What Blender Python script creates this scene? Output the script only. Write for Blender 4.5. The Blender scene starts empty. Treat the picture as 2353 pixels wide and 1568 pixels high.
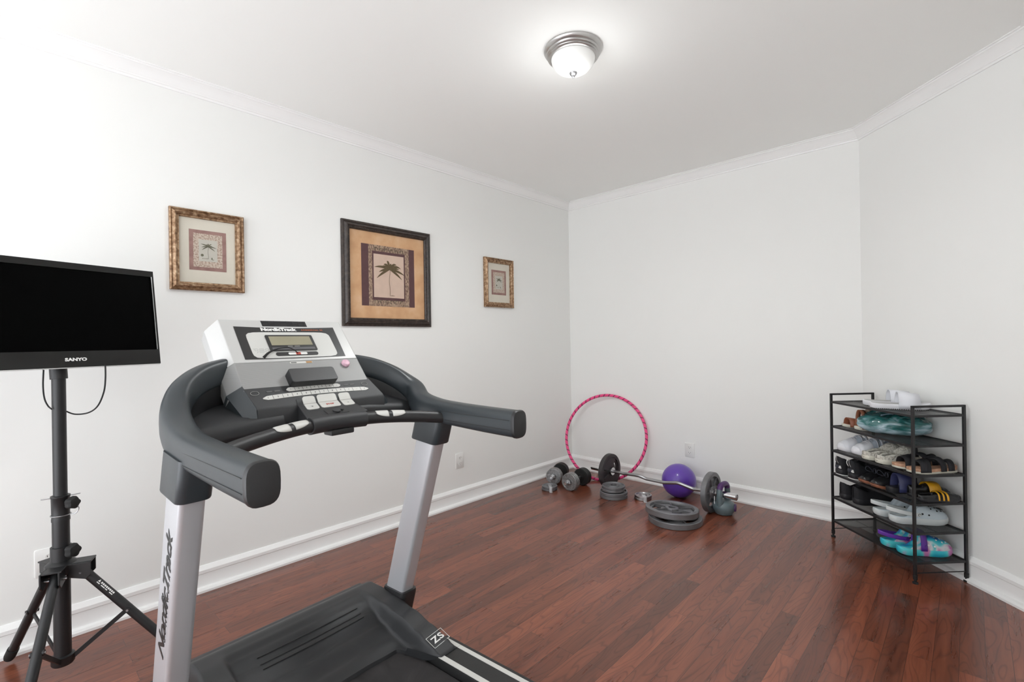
import bpy, bmesh, math, random
from mathutils import Vector, Matrix, Euler
random.seed(7)
PI = math.pi
S = bpy.context.scene
COL = S.collection
V = Vector

# ------------------------------------------------------------------ materials
def _new(name):
    m = bpy.data.materials.new(name); m.use_nodes = True
    nt = m.node_tree; return m, nt, nt.nodes, nt.links, nt.nodes['Principled BSDF']

def mat(name, col, rough=.5, metal=0., bump=0., bscale=200., var=0., vscale=6., coat=0., emit=None, estr=0., alpha=1., trans=0., spec=.5):
    m, nt, N, Lk, b = _new(name)
    b.inputs['Base Color'].default_value = (*col, 1); b.inputs['Roughness'].default_value = rough
    b.inputs['Metallic'].default_value = metal; b.inputs['Coat Weight'].default_value = coat
    b.inputs['Specular IOR Level'].default_value = spec
    b.inputs['Transmission Weight'].default_value = trans
    if alpha < 1: b.inputs['Alpha'].default_value = alpha
    if emit: b.inputs['Emission Color'].default_value = (*emit, 1); b.inputs['Emission Strength'].default_value = estr
    tc = N.new('ShaderNodeTexCoord')
    if var:
        n = N.new('ShaderNodeTexNoise'); n.inputs['Scale'].default_value = vscale; n.inputs['Detail'].default_value = 5
        Lk.new(tc.outputs['Object'], n.inputs['Vector'])
        r = N.new('ShaderNodeMix'); r.data_type = 'RGBA'
        r.inputs['A'].default_value = (*[max(0, c*(1-var)) for c in col], 1); r.inputs['B'].default_value = (*[min(1, c*(1+var)) for c in col], 1)
        Lk.new(n.outputs['Fac'], r.inputs['Factor']); Lk.new(r.outputs['Result'], b.inputs['Base Color'])
    if bump:
        n2 = N.new('ShaderNodeTexNoise'); n2.inputs['Scale'].default_value = bscale; n2.inputs['Detail'].default_value = 3
        Lk.new(tc.outputs['Object'], n2.inputs['Vector'])
        bp = N.new('ShaderNodeBump'); bp.inputs['Strength'].default_value = bump; bp.inputs['Distance'].default_value = .002
        Lk.new(n2.outputs['Fac'], bp.inputs['Height']); Lk.new(bp.outputs['Normal'], b.inputs['Normal'])
    return m

def ramp_mat(name, stops, scale=5., detail=4., rough=.5, bump=0., dist=0., stretch=(1, 1, 1), coat=0.):
    m, nt, N, Lk, b = _new(name)
    tc = N.new('ShaderNodeTexCoord'); mp = N.new('ShaderNodeMapping'); mp.inputs['Scale'].default_value = stretch
    n = N.new('ShaderNodeTexNoise'); n.inputs['Scale'].default_value = scale; n.inputs['Detail'].default_value = detail; n.inputs['Distortion'].default_value = dist
    r = N.new('ShaderNodeValToRGB'); e = r.color_ramp.elements
    while len(e) < len(stops): e.new(.5)
    for k, (p, c) in enumerate(stops): e[k].position = p; e[k].color = (*c, 1)
    Lk.new(tc.outputs['Object'], mp.inputs['Vector']); Lk.new(mp.outputs['Vector'], n.inputs['Vector'])
    Lk.new(n.outputs['Fac'], r.inputs['Fac']); Lk.new(r.outputs['Color'], b.inputs['Base Color'])
    b.inputs['Roughness'].default_value = rough; b.inputs['Coat Weight'].default_value = coat
    if bump:
        bp = N.new('ShaderNodeBump'); bp.inputs['Strength'].default_value = bump; bp.inputs['Distance'].default_value = .01
        Lk.new(n.outputs['Fac'], bp.inputs['Height']); Lk.new(bp.outputs['Normal'], b.inputs['Normal'])
    return m

def floor_mat():
    m, nt, N, Lk, b = _new('cherry_hardwood')
    tc = N.new('ShaderNodeTexCoord')
    sw = N.new('ShaderNodeMapping'); sw.inputs['Rotation'].default_value = (0, 0, PI/2)
    Lk.new(tc.outputs['Object'], sw.inputs['Vector'])
    br = N.new('ShaderNodeTexBrick'); br.offset = .37; br.offset_frequency = 2; br.squash = 1
    br.inputs['Scale'].default_value = 1; br.inputs['Brick Width'].default_value = .93; br.inputs['Row Height'].default_value = .0785
    br.inputs['Mortar Size'].default_value = .0007; br.inputs['Mortar Smooth'].default_value = .15; br.inputs['Bias'].default_value = 0
    br.inputs['Color1'].default_value = (0, 0, 0, 1); br.inputs['Color2'].default_value = (1, 1, 1, 1); br.inputs['Mortar'].default_value = (.5, .5, .5, 1)
    Lk.new(sw.outputs['Vector'], br.inputs['Vector'])
    # per-plank shift of the grain
    add = N.new('ShaderNodeVectorMath'); add.operation = 'MULTIPLY_ADD'
    Lk.new(br.outputs['Color'], add.inputs[0]); add.inputs[1].default_value = (1.9, 23.7, 0); Lk.new(tc.outputs['Object'], add.inputs[2])
    mp = N.new('ShaderNodeMapping'); mp.inputs['Scale'].default_value = (20, 1.3, 1); Lk.new(add.outputs['Vector'], mp.inputs['Vector'])
    n1 = N.new('ShaderNodeTexNoise'); n1.inputs['Scale'].default_value = 1.0; n1.inputs['Detail'].default_value = 6; n1.inputs['Roughness'].default_value = .6; n1.inputs['Distortion'].default_value = .5
    Lk.new(mp.outputs['Vector'], n1.inputs['Vector'])
    mp2 = N.new('ShaderNodeMapping'); mp2.inputs['Scale'].default_value = (11, 1.7, 1); Lk.new(add.outputs['Vector'], mp2.inputs['Vector'])
    n3 = N.new('ShaderNodeTexNoise'); n3.inputs['Scale'].default_value = 1.0; n3.inputs['Detail'].default_value = 1.6; n3.inputs['Roughness'].default_value = .42; n3.inputs['Distortion'].default_value = .25
    Lk.new(mp2.outputs['Vector'], n3.inputs['Vector'])
    k1 = N.new('ShaderNodeMath'); k1.operation = 'MULTIPLY'; k1.inputs[1].default_value = 15; Lk.new(n3.outputs['Fac'], k1.inputs[0])
    wv = N.new('ShaderNodeMath'); wv.operation = 'PINGPONG'; wv.inputs[1].default_value = .5; Lk.new(k1.outputs[0], wv.inputs[0])
    r = N.new('ShaderNodeValToRGB'); e = r.color_ramp.elements
    e[0].position = .25; e[0].color = (.105, .030, .016, 1); e[1].position = .75; e[1].color = (.27, .083, .042, 1)
    k = e.new(.5); k.color = (.19, .054, .027, 1)
    Lk.new(n1.outputs['Fac'], r.inputs['Fac'])
    mx = N.new('ShaderNodeMix'); mx.data_type = 'RGBA'; mx.blend_type = 'MULTIPLY'; mx.inputs['Factor'].default_value = .5
    wr = N.new('ShaderNodeValToRGB'); wr.color_ramp.elements[0].position = .0; wr.color_ramp.elements[0].color = (.34, .29, .29, 1); wr.color_ramp.elements[1].position = .17; wr.color_ramp.elements[1].color = (1, 1, 1, 1)
    Lk.new(wv.outputs[0], wr.inputs['Fac']); Lk.new(r.outputs['Color'], mx.inputs['A']); Lk.new(wr.outputs['Color'], mx.inputs['B'])
    # plank-to-plank tone
    pt = N.new('ShaderNodeMapRange'); pt.inputs['To Min'].default_value = .66; pt.inputs['To Max'].default_value = 1.30
    Lk.new(br.outputs['Color'], pt.inputs['Value'])
    m2 = N.new('ShaderNodeVectorMath'); m2.operation = 'SCALE'; Lk.new(mx.outputs['Result'], m2.inputs[0]); Lk.new(pt.outputs['Result'], m2.inputs['Scale'])
    gp = N.new('ShaderNodeMix'); gp.data_type = 'RGBA'; gp.inputs['B'].default_value = (.02, .006, .004, 1)
    Lk.new(m2.outputs['Vector'], gp.inputs['A']); Lk.new(br.outputs['Fac'], gp.inputs['Factor']); Lk.new(gp.outputs['Result'], b.inputs['Base Color'])
    b.inputs['Roughness'].default_value = .26; b.inputs['Coat Weight'].default_value = .3; b.inputs['Coat Roughness'].default_value = .12
    rm = N.new('ShaderNodeMapRange'); rm.inputs['To Min'].default_value = .22; rm.inputs['To Max'].default_value = .36; Lk.new(n1.outputs['Fac'], rm.inputs['Value']); Lk.new(rm.outputs['Result'], b.inputs['Roughness'])
    hs = N.new('ShaderNodeMath'); hs.operation = 'MULTIPLY_ADD'; hs.inputs[1].default_value = -1.2; Lk.new(br.outputs['Fac'], hs.inputs[0]); 
    h2 = N.new('ShaderNodeMath'); h2.operation = 'MULTIPLY'; h2.inputs[1].default_value = .06; Lk.new(n1.outputs['Fac'], h2.inputs[0]); Lk.new(h2.outputs[0], hs.inputs[2])
    bp = N.new('ShaderNodeBump'); bp.inputs['Strength'].default_value = .22; bp.inputs['Distance'].default_value = .0012
    Lk.new(hs.outputs[0], bp.inputs['Height']); Lk.new(bp.outputs['Normal'], b.inputs['Normal'])
    return m

M = {}
M['wall'] = mat('wall_paint', (.86, .865, .845), .75, bump=.06, bscale=350)
M['ceil'] = mat('ceiling_paint', (.92, .925, .905), .85, bump=.05, bscale=300)
M['trim'] = mat('white_trim_paint', (.90, .90, .89), .38, bump=.02, bscale=40)
M['floor'] = floor_mat()
M['plate'] = mat('outlet_plastic', (.80, .80, .78), .35, bump=.02, bscale=60)
M['slot'] = mat('slot_black', (.012, .012, .012), .6, var=.2)
M['black'] = mat('black_metal', (.012, .012, .013), .42, bump=.08, bscale=500)
M['blackm'] = mat('black_matte', (.014, .014, .015), .62, bump=.1, bscale=400)
M['chrome'] = mat('chrome', (.75, .75, .76), .14, 1., var=.08, vscale=30)
M['steel'] = mat('brushed_steel', (.42, .42, .43), .33, 1., var=.1, vscale=40)
M['nickel'] = mat('brushed_nickel', (.58, .57, .56), .3, 1., var=.05, vscale=40)
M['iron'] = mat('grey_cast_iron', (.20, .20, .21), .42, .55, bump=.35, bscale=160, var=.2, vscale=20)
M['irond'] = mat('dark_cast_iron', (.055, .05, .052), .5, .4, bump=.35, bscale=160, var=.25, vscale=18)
M['ironb'] = mat('blackened_iron', (.02, .02, .02), .5, .2, bump=.3, bscale=120, var=.3)
M['plast'] = mat('treadmill_dark_plastic', (.023, .024, .026), .42, bump=.25, bscale=900, var=.1)
M['plastb'] = mat('treadmill_black_plastic', (.016, .016, .017), .36, bump=.2, bscale=900)
M['handle'] = mat('handle_foam_plastic', (.030, .037, .042), .34, bump=.12, bscale=900)
M['alu'] = mat('silver_painted_steel', (.56, .565, .59), .33, .45, bump=.05, bscale=600)
M['silver'] = mat('silver_console_plastic', (.56, .56, .55), .36, .15, bump=.05, bscale=700)
M['lens'] = mat('console_decal_grey', (.60, .60, .575), .4, bump=.02, bscale=50)
M['decal'] = mat('decal_black', (.018, .018, .018), .35, bump=.03, bscale=200)
M['lcd'] = mat('lcd_olive', (.30, .28, .19), .22, var=.12, vscale=12)
M['lcdg'] = mat('lcd_bezel_grey', (.10, .10, .105), .35, var=.1)
M['key'] = mat('key_offwhite', (.60, .595, .565), .42, bump=.03, bscale=120)
M['ink'] = mat('print_grey_ink', (.10, .10, .10), .6, var=.2)
M['inkl'] = mat('print_pale_ink', (.33, .33, .31), .6, var=.2)
M['white'] = mat('white_print', (.82, .82, .80), .45, var=.04)
M['red'] = mat('red_print', (.45, .05, .03), .45, var=.1)
M['orange'] = mat('orange_print', (.5, .12, .04), .45, var=.1)
M['gold'] = mat('gold_print', (.38, .20, .06), .4, var=.1)
M['pink'] = mat('pink_plastic', (.72, .45, .55), .35, var=.3, vscale=90)
M['belt'] = ramp_mat('treadmill_belt', [(.3, (.012, .011, .011)), (.62, (.03, .026, .027)), (.8, (.075, .06, .062))], 9, 5, .75, .4, .6)
M['rail'] = mat('side_rail_black', (.014, .014, .014), .5, bump=.3, bscale=300)
M['screen'] = mat('tv_screen_black', (.0006, .0006, .0006), .5, spec=.03, var=.1)
M['gloss'] = mat('tv_gloss_black', (.006, .006, .006), .10, bump=.01, bscale=20)
M['rubber'] = mat('rubber_black', (.01, .01, .01), .75, bump=.2, bscale=200)

def grille_mat():
    m, nt, N, Lk, b = _new('speaker_grille_grey')
    tc = N.new('ShaderNodeTexCoord'); w = N.new('ShaderNodeTexWave'); w.bands_direction = 'Z'; w.inputs['Scale'].default_value = 130; w.inputs['Distortion'].default_value = .4
    Lk.new(tc.outputs['Object'], w.inputs['Vector'])
    r = N.new('ShaderNodeMix'); r.data_type = 'RGBA'; r.inputs['A'].default_value = (.235, .235, .23, 1); r.inputs['B'].default_value = (.33, .33, .325, 1)
    Lk.new(w.outputs['Fac'], r.inputs['Factor']); Lk.new(r.outputs['Result'], b.inputs['Base Color']); b.inputs['Roughness'].default_value = .45
    return m
M['grille'] = grille_mat()

# ------------------------------------------------------------------ mesh helpers
class MB:
    def __init__(s): s.bm = bmesh.new(); s.mi = 0; s.x = None
    def _v(s, p):
        p = V(p); return s.bm.verts.new(s.x @ p if s.x else p)
    def _f(s, vs):
        try: f = s.bm.faces.new(vs); f.material_index = s.mi; return f
        except ValueError: return None
    def loft(s, rings, closed=True, caps=True, loop=False):
        R = [[s._v(p) for p in r] for r in rings]; n = len(R[0])
        for i in range(len(R) - (0 if loop else 1)):
            a, b = R[i], R[(i+1) % len(R)]
            for j in range(n if closed else n-1):
                k = (j+1) % n; s._f([a[j], a[k], b[k], b[j]])
        if caps and closed and not loop: s._f(R[0][::-1]); s._f(R[-1])
        return s
    def box(s, c, d, rot=None, bev=0., seg=2):
        mt = Matrix.Translation(V(c)) @ (rot.to_4x4() if rot else Matrix()) @ Matrix.Diagonal((*d, 1))
        if s.x: mt = s.x @ mt
        r = bmesh.ops.create_cube(s.bm, size=1, matrix=mt); fs = {f for v in r['verts'] for f in v.link_faces}
        for f in fs: f.material_index = s.mi
        if bev:
            es = {e for v in r['verts'] for e in v.link_edges}
            o = bmesh.ops.bevel(s.bm, geom=list(es), offset=bev, segments=seg, profile=.6, affect='EDGES')
            for f in o['faces']: f.material_index = s.mi
        return s
    def cyl(s, p0, p1, r0, r1=None, n=24, caps=True):
        r1 = r0 if r1 is None else r1; p0, p1 = V(p0), V(p1); d = (p1-p0).normalized()
        a = d.orthogonal().normalized(); b = d.cross(a)
        C = [(math.cos(2*PI*k/n), math.sin(2*PI*k/n)) for k in range(n)]
        return s.loft([[p0+(a*c+b*t)*r0 for c, t in C], [p1+(a*c+b*t)*r1 for c, t in C]], caps=caps)
    def lathe(s, prof, o=(0, 0, 0), ax=(0, 0, 1), n=40, caps=True, loop=False):
        ax = V(ax).normalized(); a = ax.orthogonal().normalized(); b = ax.cross(a); o = V(o)
        rings = [[o+ax*z+(a*math.cos(2*PI*k/n)+b*math.sin(2*PI*k/n))*max(r, 1e-5) for k in range(n)] for r, z in prof]
        return s.loft(rings, caps=caps, loop=loop)
    def tube(s, pts, r, n=12, closed=False, prof=None, up=(0, 0, 1), caps=True):
        pts = [V(p) for p in pts]; m = len(pts); up = V(up); rings = []
        pf = prof or [(math.cos(2*PI*k/n), math.sin(2*PI*k/n)) for k in range(n)]
        pn = None
        for i in range(m):
            if closed: t = pts[(i+1) % m]-pts[i-1]
            else: t = pts[min(i+1, m-1)]-pts[max(i-1, 0)]
            t.normalize()
            if prof: a = t.cross(up).normalized(); b = a.cross(t)
            else:
                a = (pn - t*pn.dot(t)) if pn else t.orthogonal()
                a.normalize(); pn = a; b = t.cross(a)
            q = r(i/(m-1)) if callable(r) else r
            qa, qb = q if isinstance(q, tuple) else (q, q)
            rings.append([pts[i]+a*(c*qa)+b*(e*qb) for c, e in pf])
        return s.loft(rings, caps=caps, loop=closed)
    def prism(s, poly, o, ax, ay, h):
        o, ax, ay = V(o), V(ax), V(ay); az = ax.cross(ay).normalized()*h
        lo = [o+ax*x+ay*y for x, y in poly]
        return s.loft([lo, [p+az for p in lo]])
    def sphere(s, c, r, u=24, v=16, scale=(1, 1, 1), rot=None):
        mt = Matrix.Translation(V(c)) @ (rot.to_4x4() if rot else Matrix()) @ Matrix.Diagonal((*[r*k for k in scale], 1))
        if s.x: mt = s.x @ mt
        q = bmesh.ops.create_uvsphere(s.bm, u_segments=u, v_segments=v, radius=1, matrix=mt)
        for f in {f for w in q['verts'] for f in w.link_faces}: f.material_index = s.mi
        return s
    def sector(s, r0, r1, a0, a1, z0, z1, n=8):
        P = lambda r, a, z: (r*math.cos(a), r*math.sin(a), z); A = [a0+(a1-a0)*k/n for k in range(n+1)]
        return s.loft([[P(r0, a, z0), P(r1, a, z0), P(r1, a, z1), P(r0, a, z1)] for a in A])
    def build(s, name, mats, parent=None, smooth=38, bevel=0., label=None, loc=None):
        bmesh.ops.recalc_face_normals(s.bm, faces=s.bm.faces[:])
        me = bpy.data.meshes.new(name); s.bm.to_mesh(me); s.bm.free()
        for k in (mats if isinstance(mats, (list, tuple)) else [mats]): me.materials.append(k)
        if smooth:
            me.polygons.foreach_set('use_smooth', [True]*len(me.polygons)); me.set_sharp_from_angle(angle=math.radians(smooth))
        ob = bpy.data.objects.new(name, me); COL.objects.link(ob)
        if parent: ob.parent = parent
        if loc: ob.location = loc
        if bevel:
            b = ob.modifiers.new('bevel', 'BEVEL'); b.width = bevel; b.segments = 3; b.limit_method = 'ANGLE'; b.angle_limit = math.radians(35)
        if label: ob['label'] = label
        return ob

def tag(o, label=None, cat=None, group=None, kind=None):
    if label: o['label'] = label
    if cat: o['category'] = cat
    if group: o['group'] = group
    if kind: o['kind'] = kind
    return o
def thing(name, label, cat, loc=(0, 0, 0), rz=0, group=None, rot=None):
    o = bpy.data.objects.new(name, None); COL.objects.link(o); o.empty_display_size = .05
    o.location = loc; o.rotation_euler = rot if rot else (0, 0, rz)
    return tag(o, label, cat, group)
def copy_tree(o, parent=None):
    c = o.copy(); COL.objects.link(c); c.parent = parent
    for ch in [k for k in bpy.data.objects if k.parent == o]: copy_tree(ch, c)
    return c
def rrect(w, h, r, n=5):
    out = []
    for cx, cy, a0 in ((w/2-r, h/2-r, 0), (-w/2+r, h/2-r, PI/2), (-w/2+r, -h/2+r, PI), (w/2-r, -h/2+r, 1.5*PI)):
        out += [(cx+r*math.cos(a0+PI/2*k/n), cy+r*math.sin(a0+PI/2*k/n)) for k in range(n+1)]
    return out
def spline(P, n=8):
    P = [tuple(p) for p in P]; out = []
    for i in range(len(P)-1):
        p0, p1, p2, p3 = P[max(i-1, 0)], P[i], P[i+1], P[min(i+2, len(P)-1)]
        for k in range(n):
            t = k/n; out.append(tuple(.5*((2*b)+(-a+c)*t+(2*a-5*b+4*c-d)*t*t+(-a+3*b-3*c+d)*t**3) for a, b, c, d in zip(p0, p1, p2, p3)))
    return out+[P[-1]]
def lerp(tab, t):
    if t <= tab[0][0]: return tab[0][1]
    for (a, x), (b, y) in zip(tab, tab[1:]):
        if t <= b: k = (t-a)/(b-a); k = k*k*(3-2*k); return x+(y-x)*k
    return tab[-1][1]
def sstep(a, b, x):
    t = min(1, max(0, (x-a)/(b-a))); return t*t*(3-2*t)
def text(name, s, size, m, parent, o, ax, ay, depth=.0006, bold=0., shear=0., space=1., xs=1., align='CENTER'):
    cu = bpy.data.curves.new('lettering', 'FONT'); cu.body = s; cu.size = size; cu.extrude = depth; cu.offset = bold; cu.shear = shear; cu.space_character = space
    cu.align_x = align; cu.align_y = 'CENTER'; cu.resolution_u = 3
    t = bpy.data.objects.new('lettering', cu); COL.objects.link(t)
    bpy.context.view_layer.update()
    me = bpy.data.meshes.new_from_object(t.evaluated_get(bpy.context.evaluated_depsgraph_get()))
    bpy.data.objects.remove(t); bpy.data.curves.remove(cu)
    ax, ay = V(ax).normalized(), V(ay).normalized(); az = ax.cross(ay).normalized(); ay = az.cross(ax)
    mt = Matrix(((ax.x*xs, ay.x, az.x, o[0]), (ax.y*xs, ay.y, az.y, o[1]), (ax.z*xs, ay.z, az.z, o[2]), (0, 0, 0, 1)))
    me.transform(mt); me.materials.clear(); me.materials.append(m); me.name = name
    ob = bpy.data.objects.new(name, me); COL.objects.link(ob); ob.parent = parent
    return ob

# ------------------------------------------------------------------ room
H = 2.74; XB = 2.488; X3 = 3.291; YF = -5.7; YR = -5.7
PATH = [(0, YF), (0, 0), (XB, 0), (X3, XB-X3), (X3, YR)]
def inset(o):
    P = [V((x, y)) for x, y in PATH]; out = []
    for i, p in enumerate(P):
        ds = []
        if i > 0: ds.append((P[i]-P[i-1]).normalized())
        if i < len(P)-1: ds.append((P[i+1]-P[i]).normalized())
        ns = [V((d.y, -d.x)) for d in ds]
        if len(ns) == 1: out.append(p+ns[0]*o)
        else: b = (ns[0]+ns[1]); out.append(p+b*(o/(1+ns[0].dot(ns[1]))))
    return out
SIDES = ['left', 'back', 'corner', 'right']
def run(prof, names, m, smooth=30):
    for i, nm in enumerate(names):
        b = MB(); rA, rB = [], []
        for o, z in prof:
            q = inset(o); rA.append((q[i].x, q[i].y, z)); rB.append((q[i+1].x, q[i+1].y, z))
        b.loft([rA, rB]); tag(b.build(nm, m, smooth=smooth), kind='structure')
def wall(nm, p, q, z0=0, z1=H, th=.12):
    p, q = V(p), V(q); d = (q-p).normalized(); n = V((-d.y, d.x))*th
    b = MB(); b.loft([[(p.x, p.y, z), (q.x, q.y, z), ((q+n).x, (q+n).y, z), ((p+n).x, (p+n).y, z)] for z in (z0, z1)])
    return tag(b.build(nm, M['wall'], smooth=0), kind='structure')
for i, s in enumerate(SIDES): wall('wall_'+s, PATH[i], PATH[i+1])
# behind the camera: a header over a wide cased opening added to let in world light
b = MB(); b.box((X3/2, YF-.06, 2.62), (X3, .12, .24)); tag(b.build('wall_front', M['wall'], smooth=0), kind='structure')
b = MB()
for x in (.045, X3-.045): b.box((x, YF-.03, 1.25), (.09, .18, 2.5))
b.box((X3/2, YF-.03, 2.5), (X3, .18, .09)); tag(b.build('door_1', M['trim'], smooth=0), kind='structure')
b = MB(); b.box((2.4, -2.9, -.05), (5.2, 6.0, .1)); tag(b.build('floor', M['floor'], smooth=0), kind='structure')
b = MB(); b.box((2.4, -2.9, H+.05), (5.2, 6.0, .1)); tag(b.build('ceiling', M['ceil'], smooth=0), kind='structure')
run([(0, 0), (.041, 0), (.041, .012), (.034, .022), (.018, .026), (.016, .03), (.016, .092), (.020, .096), (.020, .112), (.012, .124), (.006, .133), (0, .134)], ['baseboard_'+s for s in SIDES], M['trim'])
run([(0, H-.072), (.010, H-.072), (.012, H-.062), (.018, H-.059), (.018, H-.054), (.024, H-.048), (.034, H-.030), (.052, H-.014), (.062, H-.011), (.064, H-.006), (.076, H-.005), (.076, H), (0, H)], ['trim_%d' % (k+1) for k in range(4)], M['trim'])

# outlets (wall plates): origin at plate centre, local x along wall, y out of wall
def outlet(loc, rz, w, label, gangs=1):
    t = thing('wall_outlet', label, 'outlet', loc, rz, 'white wall outlets')
    b = MB(); prof = [(.0, 1.), (.004, .985), (.006, .93)]
    b.loft([[(x*k, -d, y*k) for x, y in rrect(w, .124, .006, 3)] for d, k in prof]); b.build('cover_plate', M['plate'], t)
    for gx in ((0,) if gangs == 1 else (-.023, .023)):
        for gz in (.0225, -.0225):
            b = MB(); b.loft([[(gx+x*k, -d, gz+y*k) for x, y in rrect(.034, .029, .013, 5)] for d, k in ((.005, 1.), (.0078, .97))]); s = b.build('socket', M['plate'], t)
            b = MB()
            for sx in (-.0075, .0075): b.box((gx+sx, -.0079, gz+.004), (.0022, .0008, .008))
            b.cyl((gx, -.0074, gz-.007), (gx, -.0083, gz-.007), .0026, n=12); b.build('slot', M['slot'], s)
    b = MB(); b.cyl((0, -.005, 0), (0, -.0068, 0), .0032, n=12); b.build('screw', M['plate'], t)
    return t
outlet((0, -3.945, .36), PI/2, .10, 'white double socket plate low on left wall, behind the tripod stand', 1)
outlet((0, -1.529, .355), PI/2, .086, 'white socket plate low on left wall, right of the treadmill')
outlet((1.2585, 0, .354), 0, .086, 'white socket plate on back wall above the purple ball')

# ceiling lamp
t = thing('ceiling_lamp', 'flush round ceiling lamp with ribbed nickel rim and white glass bowl', 'lamp', (1.642, -2.152, H))
b = MB(); b.lathe([(.02, 0), (.140, 0), (.142, -.008), (.138, -.016), (.128, -.022), (.131, -.027), (.127, -.033), (.122, -.035), (.124, -.040), (.119, -.045), (.108, -.047), (.02, -.046)], n=64); b.build('rim', M['nickel'], t)
M['bowl'] = mat('frosted_glass_bowl', (.80, .80, .78), .35, var=.02, emit=(1, .99, .97), estr=.06)
b = MB(); b.lathe([(.104, -.04), (.106, -.05), (.103, -.065), (.094, -.083), (.078, -.099), (.055, -.110), (.028, -.115), (0, -.116)], n=64, caps=False); b.build('glass_bowl', M['bowl'], t)
b = MB(); b.lathe([(0, -.112), (.017, -.113), (.019, -.118), (.015, -.126), (.008, -.13), (.0085, -.134), (.006, -.139), (0, -.141)], n=24); b.build('finial', M['steel'], t)

# ------------------------------------------------------------------ framed pictures on the left wall (local x = along +y of the room, z up, y = out of wall is -y)
M['gframe'] = ramp_mat('antique_gold_frame', [(.3, (.12, .06, .028)), (.5, (.30, .18, .10)), (.72, (.52, .38, .25))], 60, 6, .32, .2, 0, (1, 1, 1))
M['gframe'].node_tree.nodes['Principled BSDF'].inputs['Metallic'].default_value = .55
M['bframe'] = ramp_mat('dark_bronze_frame', [(.3, (.018, .013, .011)), (.6, (.05, .037, .031)), (.8, (.09, .065, .05))], 50, 5, .38, .2)
M['matc'] = mat('cream_mat_board', (.66, .62, .53), .8, bump=.1, bscale=300, var=.05, vscale=15)
M['mato'] = ramp_mat('sponged_orange_mat', [(.25, (.52, .29, .15)), (.5, (.62, .37, .20)), (.75, (.70, .47, .29))], 8, 6, .8)
M['mauve'] = ramp_mat('mauve_print', [(.3, (.25, .14, .125)), (.7, (.36, .22, .19))], 25, 5, .8)
M['plum'] = mat('plum_band', (.10, .048, .05), .8, var=.15, vscale=40)
M['spot'] = ramp_mat('spotted_print', [(.42, (.36, .26, .205)), (.52, (.56, .47, .39))], 120, 2, .8)
M['weave'] = ramp_mat('woven_print', [(.4, (.16, .10, .075)), (.6, (.42, .30, .21))], 150, 2, .8, 0, 0, (1, 1, .4))
M['pcream'] = mat('print_cream', (.60, .45, .36), .8, var=.1, vscale=20)
M['pgrey'] = mat('print_pale_grey', (.52, .50, .44), .8, var=.08, vscale=20)
M['palm'] = mat('palm_olive', (.105, .075, .035), .8, var=.3, vscale=60)
M['palmg'] = mat('palm_grey_green', (.13, .125, .085), .8, var=.3, vscale=60)
def frond(b, x, z, y, a, ln, wd, droop):
    pts = []
    for k in range(9):
        q = k/8; pts.append((x+math.cos(a)*ln*q, z+math.sin(a)*ln*q-droop*q*q*ln))
    L, Rr = [], []
    for k, (px, pz) in enumerate(pts):
        dx, dz = (pts[min(k+1, 8)][0]-pts[max(k-1, 0)][0]), (pts[min(k+1, 8)][1]-pts[max(k-1, 0)][1]); l = math.hypot(dx, dz); w = wd*math.sin(PI*(.12+.85*k/8))
        L.append((px-dz/l*w, y, pz+dx/l*w)); Rr.append((px+dz/l*w, y, pz-dx/l*w))
    b.loft([[L[k], Rr[k], (Rr[k][0], y-.0004, Rr[k][2]), (L[k][0], y-.0004, L[k][2])] for k in range(9)])
def palm(b, x, zb, zt, y, s, tw, n=9):
    b.tube([(x+tw*1.2*math.sin(k*1.4), y, zb+(zt-zb)*k/6) for k in range(7)], (tw, .0004), n=6)
    for k in range(n):
        a = -.35+k*(PI+.7)/(n-1); frond(b, x, zt, y-.0003*k*.3, a, s*(.9+.2*math.sin(k*2.3)), s*.07, .55 if .6 < a < 2.5 else .28)
def rectlayer(b, x0, x1, z0, z1, y): b.box(((x0+x1)/2, y, (z0+z1)/2), (x1-x0, .0006, z1-z0))
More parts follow.
